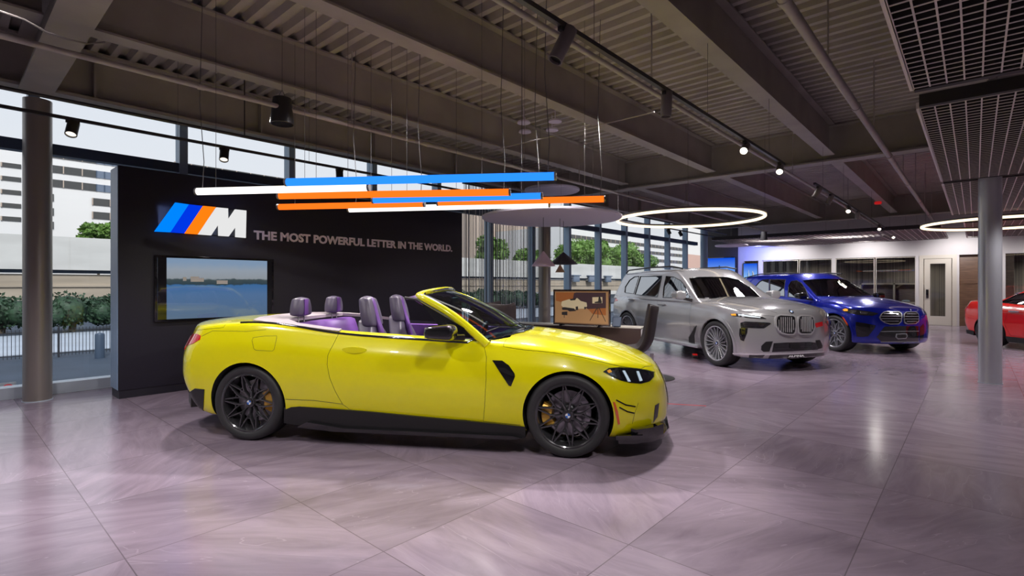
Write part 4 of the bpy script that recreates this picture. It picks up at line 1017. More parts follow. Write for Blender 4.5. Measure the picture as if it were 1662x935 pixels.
def make_wheel(parent, x, side, yout, R, w, rr, style, rimmat, cal=None, rot=0.0):
    cy = side * (yout - w / 2)
    T = Matrix.Translation((x, cy, R)) @ (Matrix.Identity(4) if side > 0 else Matrix.Rotation(math.pi, 4, 'Z'))
    Rr = R * rr
    tb = MB()
    prof = [(Rr - .004, w * .40), (Rr + .006, w * .455), (Rr + .02, w * .475), (R * .88, w * .5), (R * .94, w * .485), (R * .975, w * .44), (R * .995, w * .36),
            (R, w * .2), (R, 0), (R, -w * .2), (R * .995, -w * .36), (R * .975, -w * .44), (R * .94, -w * .485), (R * .88, -w * .5), (Rr + .006, -w * .455), (Rr - .004, -w * .40)]
    tb.lathe(prof, 64, 0, 'Y', T, closed=True)
    for yy in (-.22, -.08, .08, .22):        # circumferential grooves shown as raised shoulders
        tb.lathe([(R + .0005, w * (yy - .045)), (R + .003, w * (yy - .03)), (R + .003, w * (yy + .03)), (R + .0005, w * (yy + .045))], 64, 0, 'Y', T)
    wh = tb.build('wheel', 'tyre', parent, 40)
    rb = MB()
    rb.lathe([(Rr + .006, w * .452), (Rr - .006, w * .462), (Rr - .014, w * .44), (Rr - .018, w * .36), (Rr - .035, w * .15), (Rr - .05, -w * .2), (Rr - .03, -w * .44)], 64, 0, 'Y', T)
    yf = w * .40; yh = w * .33
    if style == 'star':
        n = 10
        for k in range(n):
            a = rot + 2 * math.pi * k / n; da = math.pi / n
            for sg in (-1, 1):
                node = pol(Rr * .56, a + sg * da * .62)
                beam2(rb, node, pol(Rr * .985, a + sg * .02), .017, .015, yh + .012, yf, .035, 0, T)
                beam2(rb, pol(Rr * .40, a + sg * da), node, .016, .015, yh, yh + .012, .035, 0, T)
            beam2(rb, pol(Rr * .14, a + da), pol(Rr * .42, a + da), .026, .017, yh - .008, yh, .04, 0, T)
            beam2(rb, pol(Rr * .56, a + da * .62), pol(Rr * .56, a + 2 * da - da * .62), .012, .012, yh + .010, yh + .010, .03, 0, T)
    else:
        n = 20
        for k in range(n):
            a = rot + 2 * math.pi * k / n
            beam2(rb, pol(Rr * .16, a), pol(Rr * .985, a), .020, .014, yh - .004, yf, .035, 0, T)
    rb.lathe([(Rr * .20, yh - .05), (Rr * .20, yh - .012), (Rr * .17, yh + .002), (Rr * .11, yh + .006), (0.0001, yh + .006)], 32, 0, 'Y', T)
    for k in range(5):
        a = 2 * math.pi * k / 5; c = pol(Rr * .155, a)
        rb.tube([(c[0], yh - .02, c[1]), (c[0], yh + .008, c[1])], .009, 6, 0, T=T)
    rim = rb.build('rim', rimmat, wh, 30)
    hb = MB()
    rc = .033
    hb.lathe([(rc, yh + .002), (rc, yh + .012), (rc * .96, yh + .014), (.0001, yh + .014)], 24, 0, 'Y', T)
    for q in range(4):
        pts = [(0, 0)] + [pol(rc * .62, math.pi / 2 * q + math.pi / 16 * i * 1.0) for i in range(9)]
        hb.prism([(p[0], p[1]) for p in pts], yh + .0145, yh + .0155, 'y', 1 + q % 2, T)
    hb.build('centre_cap', ['gloss', 'white', 'blueemb'], wh, 30)
    db = MB()
    db.lathe([(Rr * .28, -w * .02), (Rr * .72, -w * .02), (Rr * .72, -w * .14), (Rr * .28, -w * .14)], 48, 0, 'Y', T, closed=True)
    db.lathe([(Rr * .28, -w * .1), (Rr * .28, w * .12), (Rr * .24, w * .16), (.0001, w * .16)], 32, 0, 'Y', T)
    db.build('brake_disc', 'disc', wh, 30)
    if cal is not None:
        cb = MB(); a0 = cal if side > 0 else math.pi - cal
        n = 10; vs = []; fs = []
        for i in range(n + 1):
            a = a0 - .52 + 1.04 * i / n; e = .012 * (1 if 1 < i < n - 1 else 0) + .006 * (i % 5 == 0)
            for r, y in ((Rr * .46, w * .02), (Rr * .84, w * .02), (Rr * .84, w * .20 + e), (Rr * .52, w * .24 + e)):
                vs.append((r * math.cos(a), y, r * math.sin(a)))
        for i in range(n):
            for k in range(4): fs.append((i * 4 + k, i * 4 + (k + 1) % 4, i * 4 + 4 + (k + 1) % 4, i * 4 + 4 + k))
        fs += [(3, 2, 1, 0), (n * 4, n * 4 + 1, n * 4 + 2, n * 4 + 3)]
        cb.add(vs, fs, 0, T); cb.build('brake_caliper', 'gold', wh, 30)
    return wh

def off_poly(p, d):
    """shift every vertex outward by d (2D polygon)"""
    n = len(p); ar = sum(p[i][0] * p[(i + 1) % n][1] - p[(i + 1) % n][0] * p[i][1] for i in range(n)); s = 1 if ar > 0 else -1
    out = []
    for i in range(n):
        a = Vector(p[i - 1]); b = Vector(p[i]); c = Vector(p[(i + 1) % n])
        t1 = (b - a).normalized(); t2 = (c - b).normalized(); nn = (Vector((t1.y, -t1.x)) + Vector((t2.y, -t2.x))) * s
        if nn.length < 1e-6: nn = Vector((t1.y, -t1.x)) * s
        nn.normalize(); out.append((b.x + nn.x * d, b.y + nn.y * d))
    return out

class Car:
    def __init__(s, name, label, front, head, half_wb, yo, loc=None):
        """front: ground point (r, d) under the near front wheel's outer face; head: heading in camera terms"""
        u = Vector(head).normalized(); left = Vector((-u.y, u.x))
        c = Vector(front) - u * half_wb + left * yo
        p = W(c.x, c.y, 0); hw = W(u.x, u.y, 0); rz = math.atan2(hw.y, hw.x)
        s.root = empty(name, p, rz); tag(s.root, label, 'car')
        s.Mw = Matrix.Translation(p) @ Matrix.Rotation(rz, 4, 'Z'); s.Mi = s.Mw.inverted(); s.hwb = half_wb
        s.o = s.Mi @ Vector((0, 0, H)); s.refs = []
    def pray(s, px, py):
        q = W((px - CX) / FPX, 1, H - (py - CY) / FPX)
        return ((s.Mi @ q) - s.o).normalized()
    def hit(s, p, refs=None):
        d = s.pray(*p); best = None
        for r in (refs or s.refs):
            h = r.bvh.ray_cast(s.o, d)
            if h[0] is not None and (best is None or h[3] < best[0]): best = (h[3], h[0], r.normal(h[0], h[2]))
        if best: return best[1], best[2]
        bd = 1e9; res = None; L = s.o.length
        for r in (refs or s.refs):
            for i in range(80):
                q = s.o + d * (L - 3.5 + 7 * i / 79); c, n, dd = r.near(q)
                if dd < bd: bd = dd; res = (c, n)
        return res
    def xz(s, pts, refs=None):
        out = []
        for p in pts:
            if len(p) == 3: out.append((p[0], p[1]))
            else:
                q, n = s.hit(p, refs); out.append((q.x, q.z))
        return out
    def body(s, sp, n=(150, 46, 30), smooth=4):
        def fn(u, v, w):
            zn = (w + 1) / 2; av = abs(v)
            Fx = sp['F'](zn) - sp['fa'] * av**sp['fp']; Rx = sp['R'](zn) + sp['ra'] * av**sp['rp']
            x = Rx + (Fx - Rx) * (u + 1) / 2
            ze = sp['Te'](x); zc = sp['Tc'](x); B = sp['B'](x)
            top = ze + (zc - ze) * (1 - av**sp['tp'])
            z = B + (top - B) * zn
            y = v * sp['S'](x) * sp['g'](zn)
            if 'mod' in sp: x, y, z = sp['mod'](x, y, z, u, v, w)
            return (x, y, z)
        s.bfn = fn
        s.bv, s.bf = lattice(fn, *n, smooth=smooth)
        s.bref = Ref(s.bv, s.bf); s.refs.append(s.bref)
        s.bmats = [sp['paint'], 'darkwell', 'cabin']
        s.bo = mesh_obj(s.bv, s.bf, s.bmats, 0)
        s.sp = sp
    def cut(s, mb, mi=1, op='DIFFERENCE', o=None):
        c = mesh_obj(mb.v, mb.f, s.bmats, mi); boolean(o or s.bo, c, op); drop(c)
    def arches(s, R, ra, yin=.55):
        for sx in (-1, 1):
            for sy in (-1, 1):
                b = MB(); n = 56
                b.prism([(sx * s.hwb + ra * math.cos(2 * math.pi * i / n), R + ra * math.sin(2 * math.pi * i / n)) for i in range(n)], sy * yin, sy * 1.3, 'y')
                s.cut(b, 1)
    def arch_lips(s, R, ra, wd, mat_, name='wheel_arch_trim', a0=-.35, top=.008):
        """a band around every wheel opening, laid on the body side"""
        for sx in (-1, 1):
            for sy in (-1, 1):
                vs = []; fs = []; n = 40
                for i in range(n + 1):
                    a = a0 + (math.pi - 2 * a0) * i / n
                    for k, r in enumerate((ra - .004, ra + wd * .5, ra + wd)):
                        x = sx * s.hwb + r * math.cos(a); z = R + r * math.sin(a)
                        h = s.bref.bvh.ray_cast(Vector((x, sy * 1.6, z)), Vector((0, -sy, 0)))
                        y = abs(h[0].y) if h[0] is not None else .9
                        for dy in (top * (1.0 if k == 1 else .7), -.03): vs.append((x, sy * (y + dy), z))
                m = 6
                for i in range(n):
                    a = i * m; c = a + m
                    for q in ((0, 2), (2, 4)): fs.append((a + q[0], a + q[1], c + q[1], c + q[0]))
                    fs.append((a + 1, a, c, c + 1)); fs.append((a + 4, a + 5, c + 5, c + 4)); fs.append((a + 1, c + 1, c + 3, a + 3)); fs.append((a + 3, c + 3, c + 5, a + 5))
                b = MB(); b.add(vs, [f if sy < 0 else f[::-1] for f in fs]); b.build(name, mat_, s.root, 40)
    def panel(s, name, poly, y0, y1, paint, gap=.0035, both=True):
        """take a panel out of the body as a part of its own, with a shut line around it"""
        out = []
        for sy in ((-1, 1) if both else (0,)):
            a, b_ = (y0, y1) if not both else (sy * y0, sy * y1)
            b1 = MB(); b1.prism(off_poly(poly, -gap / 2), a, b_, 'y'); b2 = MB(); b2.prism(off_poly(poly, gap / 2), a, b_, 'y')
            me = s.bo.data.copy(); p = bpy.data.objects.new('tmp', me); COL.objects.link(p)
            s.cut(b1, 1, 'INTERSECT', p); s.cut(b2, 1)
            p.name = name; p.data.name = name; s.bref.fix(p); p.parent = s.root; out.append(p)
        return out
    def finish(s, name='body'):
        s.bo.name = name; s.bo.data.name = name; s.bref.fix(s.bo); s.bo.parent = s.root
        return s.bo
    def feature(s, name, poly, m, top=.004, bot=-.012, both=True, res=None, refs=None, parent=None, label=None, smooth=40):
        if res is None:
            w = max(p[0] for p in poly) - min(p[0] for p in poly); h = max(p[1] for p in poly) - min(p[1] for p in poly)
            res = max(1.2, max(w, h) / 22)
        v, f = shell(poly, res, lambda p: s.hit(p, refs), top, bot)
        out = []
        for sd in ((0, 1) if both else (0,)):
            vv, ff = (v, f) if sd == 0 else mirror(v, f)
            b = MB(); b.add(vv, ff); o = b.build(name, m, (parent[sd] if isinstance(parent, list) else parent) or s.root, smooth)
            if label: o['label'] = label
            out.append(o)
        return out
    def line(s, b, path, r, mi=0, both=True, off=0.0, n=6, refs=None, step=3.0):
        pts = []
        for i in range(len(path) - 1):
            a, c = path[i], path[i + 1]; k = max(1, int(math.hypot(c[0] - a[0], c[1] - a[1]) / step))
            for t in range(k): pts.append((a[0] + (c[0] - a[0]) * t / k, a[1] + (c[1] - a[1]) * t / k))
        pts.append(path[-1])
        q = [h[0] + h[1] * off for h in (s.hit(p, refs) for p in pts)]
        b.tube(q, r, n, mi)
        if both: b.tube([(p.x, -p.y, p.z) for p in q], r, n, mi)

def rnd(u, v, w, k=.55):
    """pull a cube point part-way to the sphere"""
    L = math.sqrt(u * u + v * v + w * w); m_ = max(abs(u), abs(v), abs(w)); f = (1 - k) + k * m_ / L * 1.18
    return u * f, v * f, w * f
def seat(parent, x, y, z0, top, mats=('leather', 'leatherpurple'), w=.50, lean=.22, rear=False, name='front_seat'):
    """a bucket seat: cushion, backrest, headrest"""
    hb = (top - z0); ww = pch([(0, .96), (.25, 1.0), (.55, .98), (.75, .84), (.9, .56), (1, .42)])
    def fn(u, v, q):
        t = (q + 1) / 2; f = math.sqrt(max(0, 1 - .55 * v**4)) 
        return (x - lean * t + .075 * u * f + (.045 * abs(v)**3 if u > 0 else 0) * (1 - .6 * t), y + v * w / 2 * ww(t), z0 + hb * .76 * t - .03 * v * v * t)
    back = blob(name, fn, mats[0], parent, (6, 18, 18), 4)
    def hf(u, v, q):
        u, v, q = rnd(u, v, q, .45); t = (q + 1) / 2
        return (x - lean * (.70 + .30 * t) - .005 + .060 * u, y + v * w * (.31 - .10 * t), z0 + hb * (.665 + .335 * t))
    blob('headrest', hf, mats[0], back, (8, 12, 14), 3)
    def sf(u, v, q):
        u, v, q = rnd(u, v, q, .3); t = (q + 1) / 2
        return (x - lean * (.06 + .94 * t) + .055 + .018 * u - (.012 if t > .7 else 0), y + v * w * .075, z0 + hb * (.06 + .93 * t))
    blob('centre_stripe', sf, mats[1], back, (4, 6, 24), 2)
    cf = lambda u, v, q: (x + .28 + .27 * u, y + v * w * .52, z0 - .06 + .09 * q + .04 * abs(v)**4)
    blob('cushion', cf, mats[0], back, (10, 10, 5), 2)
    return back
def steering(parent, x, y, z, r=.18, tilt=.4):
    b = MB(); T = Matrix.Translation((x, y, z)) @ Matrix.Rotation(-math.pi / 2 + tilt, 4, 'Y')
    b.tube([(r * math.cos(2 * math.pi * i / 32), r * math.sin(2 * math.pi * i / 32), 0) for i in range(32)], .014, 8, 0, T=T, closed=True)
    for a in (0, math.pi, -math.pi / 2): b.tube([(0, 0, 0), (r * math.cos(a + math.pi / 2), r * math.sin(a + math.pi / 2), 0)], .012, 6, 0, T=T)
    b.tube([(0, 0, -.02), (0, 0, .03)], .055, 16, 0, T=T)
    return b.build('steering_wheel', 'cabin', parent, 40)
def mirror_part(car, x, yc, z, w, ln, h, m, armto, both=True):
    for sy in ((-1, 1) if both else (-1,)):
        fn = lambda u, v, q: (x + u * ln / 2 * (1 - .18 * q * q), sy * yc + v * w / 2 - 0, z + q * h / 2 * (1 - .25 * abs(v)**2) * (1 + .1 * u))
        o = blob('door_mirror', fn, m, car.root, (10, 12, 8), 5)
        b = MB(); b.tube([(armto[0], sy * armto[1], armto[2]), (x + .02, sy * (yc - w * .3), z - h * .38)], [.03, .022], 8)
        b.build('mirror_arm', 'gloss', o, 40)
        g = MB(); g.bbox(x - ln * .47, x - ln * .43, sy * yc - w * .40, sy * yc + w * .40, z - h * .33, z + h * .33, .008)
        g.build('mirror_glass', 'chrome', o, 40)

# ---- yellow convertible
def yellow_car():
    f = GP(921, 745)
    k = (921 - CX) / FPX; d = H * FPX / (745 - CY)
    c = Car('convertible_car', 'acid yellow open-top convertible with black lattice alloys beside the black wall', (k * d, d), (.98615, -.16586), 1.4507, .925)
    S = pch([(-2.52, .78), (-2.3, .86), (-2.0, .915), (-1.7, .94), (-1.45, .948), (-1.15, .93), (-.8, .905), (-.3, .895), (.5, .897), (.9, .912), (1.2, .935), (1.45, .943), (1.75, .925), (2.0, .885), (2.2, .82), (2.36, .72)])
    g = lin([(0, .935), (.10, .965), (.25, .985), (.42, 1.0), (.60, .998), (.78, .980), (.80, .974), (1, .885)])
    sp = dict(paint='yellow', S=S, g=g, tp=2.6,
              Tc=pch([(-2.56, .98), (-2.48, 1.035), (-2.35, 1.055), (-1.9, 1.09), (-1.5, 1.09), (-1.0, 1.055), (0, 1.0), (.6, .965), (.95, .985), (1.2, .965), (1.6, .905), (1.9, .83), (2.1, .755), (2.25, .675), (2.36, .60)]),
              Te=pch([(-2.55, .90), (-2.3, .975), (-2.1, 1.015), (-1.8, 1.05), (-1.43, 1.065), (-.58, .995), (.3, .95), (.74, .925), (1.0, .905), (1.4, .865), (1.7, .80), (1.95, .735), (2.15, .67), (2.36, .58)]),
              B=pch([(-2.5, .32), (-2.1, .26), (-1.8, .20), (-1.0, .20), (1.0, .19), (1.8, .17), (2.36, .17)]),
              F=pch([(0, 2.27), (.12, 2.33), (.4, 2.335), (.75, 2.31), (.9, 2.27), (1, 2.23)]), fa=.42, fp=3.4,
              R=pch([(0, -2.36), (.15, -2.45), (.4, -2.52), (.65, -2.51), (.85, -2.44), (1, -2.42)]), ra=.40, rp=3.2)
    c.body(sp)
    br = [c.bref]
    # open passenger tub
    tub = MB(); tub.prism([(.92, -.60), (.80, -.72), (-.60, -.74), (-1.10, -.70), (-1.30, -.55), (-1.30, .55), (-1.10, .70), (-.60, .74), (.80, .72), (.92, .60)], .34, 1.6, 'z')
    c.cut(tub, 2)
    c.arches(.343, .372)
    door = c.xz([(548, 545), (541, 559), (532, 577), (531, 592), (535, 613), (545, 637), (556, 656), (568, 665), (600, 670), (640, 673), (710, 679), (784.5, 684), (786, 665), (787, 652), (789, 615), (789.5, 580), (787, 568)], br)
    door = door + [(.72, .93), (.70, 1.3), (-.56, 1.3)]
    hd = c.xz([(830, 565), (850, 568), (880, 570.5), (910, 574), (940, 579), (970, 586), (1000, 593), (1022, 597), (1040, 599)], br)
    hood = [(.90, 1.4), (.90, hd[0][1] + .01)] + hd + [(hd[-1][0] + .04, hd[-1][1] + .01), (2.17, .70), (2.17, 1.4)]
    ds = c.panel('door', door, .76, 1.2, 'yellow')
    c.panel('bonnet', hood, -1.2, 1.2, 'yellow', both=False)
    boot = [(-1.75, 1.4), (-1.75, 1.02), (-1.95, 1.00), (-2.16, .975), (-2.75, .97), (-2.75, 1.4)]
    c.panel('boot_lid', boot, -1.2, 1.2, 'yellow', both=False)
    body = c.finish()
    # shut lines and creases that are too fine to cut
    b = MB()
    c.line(b, [(463, 648), (510, 650), (556, 656)], .0022, refs=br)
    c.line(b, [(411, 548), (409, 553), (412, 566), (415, 568.5), (442, 570), (445, 567), (449, 549), (449, 545), (430, 545.5), (411, 548)], .0018, refs=br)
    c.line(b, [(327, 546), (345, 537), (400, 538), (432, 535)], .0018, refs=br)
    c.line(b, [(1036, 654), (1031, 668), (1026, 688)], .0018, refs=br)
    c.line(b, [(785, 684), (845, 690)], .0018, refs=br)
    b.build('panel_gaps', 'darkwell', body)
    # belt trim
    pts = []
    for i in range(60):
        x = -1.60 + (.78 + 1.60) * i / 59
        h = c.bref.bvh.ray_cast(Vector((x, -.80 + (.04 if x > .6 else 0), 2)), Vector((0, 0, -1)))
        pts.append((x, -abs(h[0].y), h[0].z + .002))
    b = MB(); b.tube(pts, .011, 8); b.tube([(p[0], -p[1], p[2]) for p in pts], .011, 8); b.build('belt_trim', 'gloss', body, 50)
    # folded roof cover: U-shaped lid around the tub
    def drop_fn(p):
        h = c.bref.bvh.ray_cast(Vector((p[0], p[1], 2)), Vector((0, 0, -1))); return h[0], c.bref.normal(h[0], h[2])
    U = [(-.62, -.785), (-1.0, -.79), (-1.35, -.79), (-1.55, -.70), (-1.66, -.45), (-1.70, 0), (-1.66, .45), (-1.55, .70), (-1.35, .79), (-1.0, .79), (-.62, .785), (-.62, .735), (-1.08, .70), (-1.28, .54), (-1.28, -.54), (-1.08, -.70), (-.62, -.735)]
    v, f2 = shell(U, .05, drop_fn, .012, -.02); b = MB(); b.add(v, f2); b.build('roof_cover', 'tonneau', c.root, 40)
    # doors: handles
    for sd in (0, 1):
        hp = c.hit((575, 568), br)[0]
        sy = -1 if sd == 0 else 1
        fn = lambda u, v, q: (hp.x + u * .115, sy * (abs(hp.y) + .004 + .016 * (1 - u * u) * (v > 0) - .008 * (v <= 0)) , hp.z + .018 * u * 0 + q * .030 * (1 - .75 * u * u))
        blob('door_handle', lambda u, v, q: fn(u, v, q) if sy < 0 else fn(u, v, q), 'yellow', ds[sd], (16, 3, 6), 1)
    # windscreen, frame
    def ws(s_, t, o=0.0):
        a = Vector((1.02 - .30 * s_ * s_, .775 * s_, .95)); e = Vector((.16 - .10 * s_ * s_, .60 * s_, 1.368 - .045 * s_ * s_))
        p = a + (e - a) * t; bl = .035 * math.sin(math.pi * t); n = Vector((.42, .12 * s_, .9)).normalized()
        return p + n * (bl + o)
    vs = []; fs = []; nu, nv = 24, 12
    for o_ in (0, -.006):
        for i in range(nu + 1):
            for j in range(nv + 1): vs.append(ws(-.98 + 1.96 * i / nu, j / nv, o_)[:])
    nn = (nu + 1) * (nv + 1)
    for i in range(nu):
        for j in range(nv):
            a = i * (nv + 1) + j; fs.append((a, a + nv + 1, a + nv + 2, a + 1)); fs.append((a + nn, a + nn + 1, a + nn + nv + 2, a + nn + nv + 1))
    b = MB(); b.add(vs, fs); b.build('windscreen', 'wsglass', c.root, 60)
    path = [ws(-1.03, t) for t in [-.10] + [i / 10 for i in range(11)]]
    top = [ws(s_, 1.0) for s_ in [-1 + 2 * i / 16 for i in range(17)]]
    full = path[:-1] + [ws(-1.0, .985)] + [p + Vector((-.01, 0, .004)) for p in top[1:-1]] + [ws(1.0, .985)] + [ws(1.03, t) for t in [1 - i / 10 for i in range(1, 11)] + [-.10]]
    # flattened section for the frame
    b = MB(); b.tube(full, [.036] * 11 + [.032] + [.026] * (len(full) - 23) + [.032] + [.036] * 10, 12); b.build('windscreen_frame', 'yellow', c.root, 50)
    inner = [p + Vector((-.035, 0, -.022)) for p in full[2:-2]]; inner = [Vector((p.x, p.y * .975, p.z)) for p in inner]
    b = MB(); b.tube(inner, .026, 10); b.build('inner_frame_trim', 'leatherpurple', c.root, 50)
    blk = [Vector((p.x + .018, p.y * .955, p.z - .004 + .008)) for p in full]
    b = MB(); b.tube(blk, .014, 6); b.build('windscreen_seal', 'gloss', c.root, 50)
    # header inner pad
    b = MB(); vs, fs = lattice(lambda u, v, q: (.07 + .07 * u - .07 * v * v, .58 * v, 1.345 - .035 * v * v + .014 * q - .012 * (1 - u)), 4, 20, 2, 1); b.add(vs, fs); b.build('sun_visor_header', 'leatherpurple', c.root, 50)
    b = MB(); b.bbox(.23, .26, -.12, .12, 1.23, 1.29, .012); b.tube([(.25, 0, 1.29), (.22, 0, 1.34)], .008, 6); b.build('interior_mirror', 'cabin', c.root)
    # cowl + wipers
    cw = [(1.055, -.1), (1.01, -.36), (.86, -.62), (.76, -.74), (.72, -.72), (.78, -.53), (.86, 0), (.78, .53), (.72, .72), (.76, .74), (.86, .62), (1.01, .36), (1.055, .1)]
    v, f2 = shell(cw, .06, drop_fn, .006, -.02); b = MB(); b.add(v, f2); b.build('cowl_panel', 'gloss', c.root, 40)
    b = MB()
    b.tube([(.99, -.1, .995), (.80, -.5, 1.03), (.72, -.68, 1.0)], .006, 6); b.tube([(1.02, .25, .995), (.93, -.05, 1.03), (.86, -.25, 1.04)], .006, 6); b.build('wiper', 'satin', c.root)
    # fixed quarter glass and its frame by the mirror
    for sy in (-1, 1):
        tri = [(.70, .955), (.16, 1.26), (.40, .975)]
        b = MB(); b.prism(off_poly(tri, .012), sy * .775, sy * .79, 'y'); b.build('quarter_panel', 'gloss', c.root)
        b = MB(); b.tube([(.72, sy * .80, .965), (.07, sy * .655, 1.285), (-.05, sy * .64, 1.30)], .012, 8); b.build('window_seal', 'satin', c.root)
    mirror_part(c, .42, 1.045, 1.025, .20, .25, .125, 'gloss', (.56, .85, .965))
    # lamps, vents, intakes
    br = [c.bref]
    hl = [(979, 603.5), (988, 598), (1005, 596.5), (1029, 598), (1048, 600.6), (1061, 604), (1060.5, 612), (1054, 619), (1040, 623), (1022, 621.5), (1008, 618), (994, 612)]
    h = c.feature('headlamp', hl, 'lampdark', .003, -.03, refs=br)
    c.feature('reflector', [(986, 603), (1004, 599), (1010, 603), (1014, 616), (1003, 614), (990, 607)], 'lampchrome', .005, .0, refs=br, parent=h)
    c.feature('amber_marker', [(985, 602), (990, 600), (993, 604), (988, 606)], 'amber', .007, .001, refs=br, parent=h)
    c.feature('reflector', [(1040, 604), (1055, 606), (1054, 615), (1044, 619)], 'lampchrome', .005, .0, refs=br, parent=h)
    c.feature('running_light', [(1010, 602), (1013.5, 602), (1023, 619.5), (1019, 619.5)], 'led', .007, .001, refs=br, parent=h)
    c.feature('running_light', [(1032.5, 603), (1036, 603), (1042, 618), (1038, 619)], 'led', .007, .001, refs=br, parent=h)
    c.feature('lens', hl, 'lampglass', .012, .009, refs=br, parent=h)
    vt = c.feature('side_vent', [(799, 585), (815, 585.4), (826, 593), (835, 606), (836, 611), (829.5, 627), (826, 626), (812, 605)], 'gloss', .004, -.02, refs=br)
    c.feature('vent_blade', [(808, 596), (820, 597), (834, 607), (833, 611), (822, 607), (812, 603)], 'lampdark', .012, .002, refs=br, parent=vt)
    c.feature('side_marker', [(995, 652), (998, 653), (1003, 668), (1006, 688), (1003, 689), (999, 670)], 'amberrefl', .005, -.01, refs=br)
    b = MB(); c.line(b, [(1000, 649), (1015, 657), (1031, 660)], .006, refs=br, off=.001); c.line(b, [(1005, 661), (1018, 668), (1029, 670.4)], .006, refs=br, off=.001); b.build('bumper_gills', 'gloss', c.root)
    c.feature('front_intake', [(1063, 658), (1069.5, 654), (1067, 676), (1060, 686)], 'gloss', .003, -.02, refs=br)
    # front splitter, side skirts, rear diffuser corners
    def ring(x0, y0, z): pass
    sp_o = [(1.86, .90), (2.00, .875), (2.13, .79), (2.24, .65), (2.31, .45), (2.345, 0)]
    outer = [(x, -y) for x, y in sp_o] + [(x, y) for x, y in sp_o[::-1][1:]]
    b = MB(); b.prism(outer + [(1.84, .5), (1.84, -.5)], .135, .165, 'z')
    for sy in (-1, 1):
        b.prism([(1.84, .165), (2.0, .165), (2.05, .215), (1.84, .20)], sy * .875, sy * .905, 'y')
        b.prism([(2.00, sy * .875), (2.13, sy * .79), (2.24, sy * .65), (2.20, sy * .62), (2.07, sy * .77), (1.96, sy * .85)], .165, .25, 'z')
    b.build('front_splitter', 'gloss', c.root, 30)
    for sy in (-1, 1):
        P2 = [(sy * .03, .30), (sy * .03, .62), (sy * .10, .66), (sy * .24, .64), (sy * .27, .56), (sy * .24, .34), (sy * .12, .26)]
        v_, f_ = shell(P2, .05, lambda p: (lambda h: (h[0], c.bref.normal(h[0], h[2])))(c.bref.bvh.ray_cast(Vector((3, p[0], p[1])), Vector((-1, 0, 0)))), .006, -.03)
        kd = MB(); kd.add(v_, f_); kd.build('kidney_grille', 'gloss', c.root, 30)
    for sy in (-1, 1):
        b = MB(); sk = [(-1.10, .31), (-.95, .325), (-.3, .305), (.5, .265), (1.10, .235), (1.10, .150), (.2, .135), (-.4, .135), (-1.0, .16), (-1.10, .17)]
        b.prism(sk, sy * .60, sy * .893, 'y'); b.build('side_skirt', 'satin', c.root, 30)
        b = MB(); b.prism([(-.95, .150), (-.6, .128), (1.0, .135), (1.08, .150), (1.0, .165), (-.5, .16), (-.85, .20)], sy * .88, sy * .935, 'y'); b.build('sill_blade', 'gloss', c.root, 30)
    c.feature('rear_bumper_corner', [(332, 632), (316.6, 630.5), (307, 637), (297, 645), (289, 647), (280, 644), (277, 650), (285, 656), (300, 661), (330, 668.5)], 'satin', .006, -.03, refs=br)
    tl = c.feature('tail_lamp', [(290, 541.8), (310, 541.6), (322, 542.5), (326, 545), (325, 551), (315, 557), (299, 563), (285, 564.5), (286.5, 553)], 'redlens', .006, -.02, refs=br)
    c.feature('lamp_lens', [(291, 544), (307, 543.5), (306, 551), (297, 559), (287.5, 561)], 'clearlens', .009, .004, refs=br, parent=tl)
    b = MB(); b.prism([(-2.20, -.72), (-2.42, -.5), (-2.50, 0), (-2.42, .5), (-2.20, .72), (-2.05, .6), (-2.05, -.6)], .23, .33, 'z'); b.build('rear_diffuser', 'satin', c.root)
    # interior
    b = MB(); b.bbox(-1.28, .88, -.71, .71, .30, .36, .01); b.build('cabin_floor', 'cabin', c.root)
    dash = blob('dashboard', lambda u, v, q: (.74 + .20 * u - .05 * v * v, .70 * v, .78 + .12 * q - .03 * v * v), 'cabin', c.root, (8, 20, 6), 2)
    for sy in (-1, 1):
        blob('door_card', lambda u, v, q: (.02 + .72 * u, sy * (.725 + .025 * v), .66 + .29 * q + (.012 * u * q * -1)), 'leatherpurple', c.root, (20, 2, 8), 1)
    b = MB(); b.bbox(-.5, .6, -.12, .12, .34, .64, .03); b.build('centre_console', 'cabin', c.root)
    steering(c.root, .42, .38, .84)
    for sy in (-1, 1):
        seat(c.root, -.32, sy * .37, .42, 1.30, w=.52, name='front_seat')
    b0 = blob('rear_bench', lambda u, v, q: (-1.13 - .10 * q + .10 * u - .03 * math.cos(v * 6.28), .62 * v, .74 + .30 * q), 'leatherpurple', c.root, (6, 24, 8), 2)
    for sy in (-1, 1):
        hr = blob('rear_headrest', lambda u, v, q: (lambda a, b_, d_: (-1.28 + .055 * a, sy * .33 + b_ * (.125 - .025 * d_), 1.195 + .092 * d_))(*rnd(u, v, q, .45)), 'leather', c.root, (8, 12, 12), 3)
        blob('centre_stripe', lambda u, v, q: (-1.235 + .02 * u, sy * .33 + v * .035, 1.195 + .080 * q), 'leatherpurple', hr, (3, 4, 10), 1)
        b = MB()
        for k in (-.05, .05): b.tube([(-1.27, sy * .33 + k, 1.0), (-1.28, sy * .33 + k, 1.13)], .006, 6)
        b.build('headrest_post', 'chrome', hr)
    # wheels
    for sy in (-1, 1):
        make_wheel(c.root, 1.4507, sy, .925, .343, .275, .765, 'star', 'rimblack', math.pi + .05, rot=.2)
        make_wheel(c.root, -1.4507, sy, .925, .343, .285, .765, 'star', 'rimblack', .1, rot=.05)
    return c
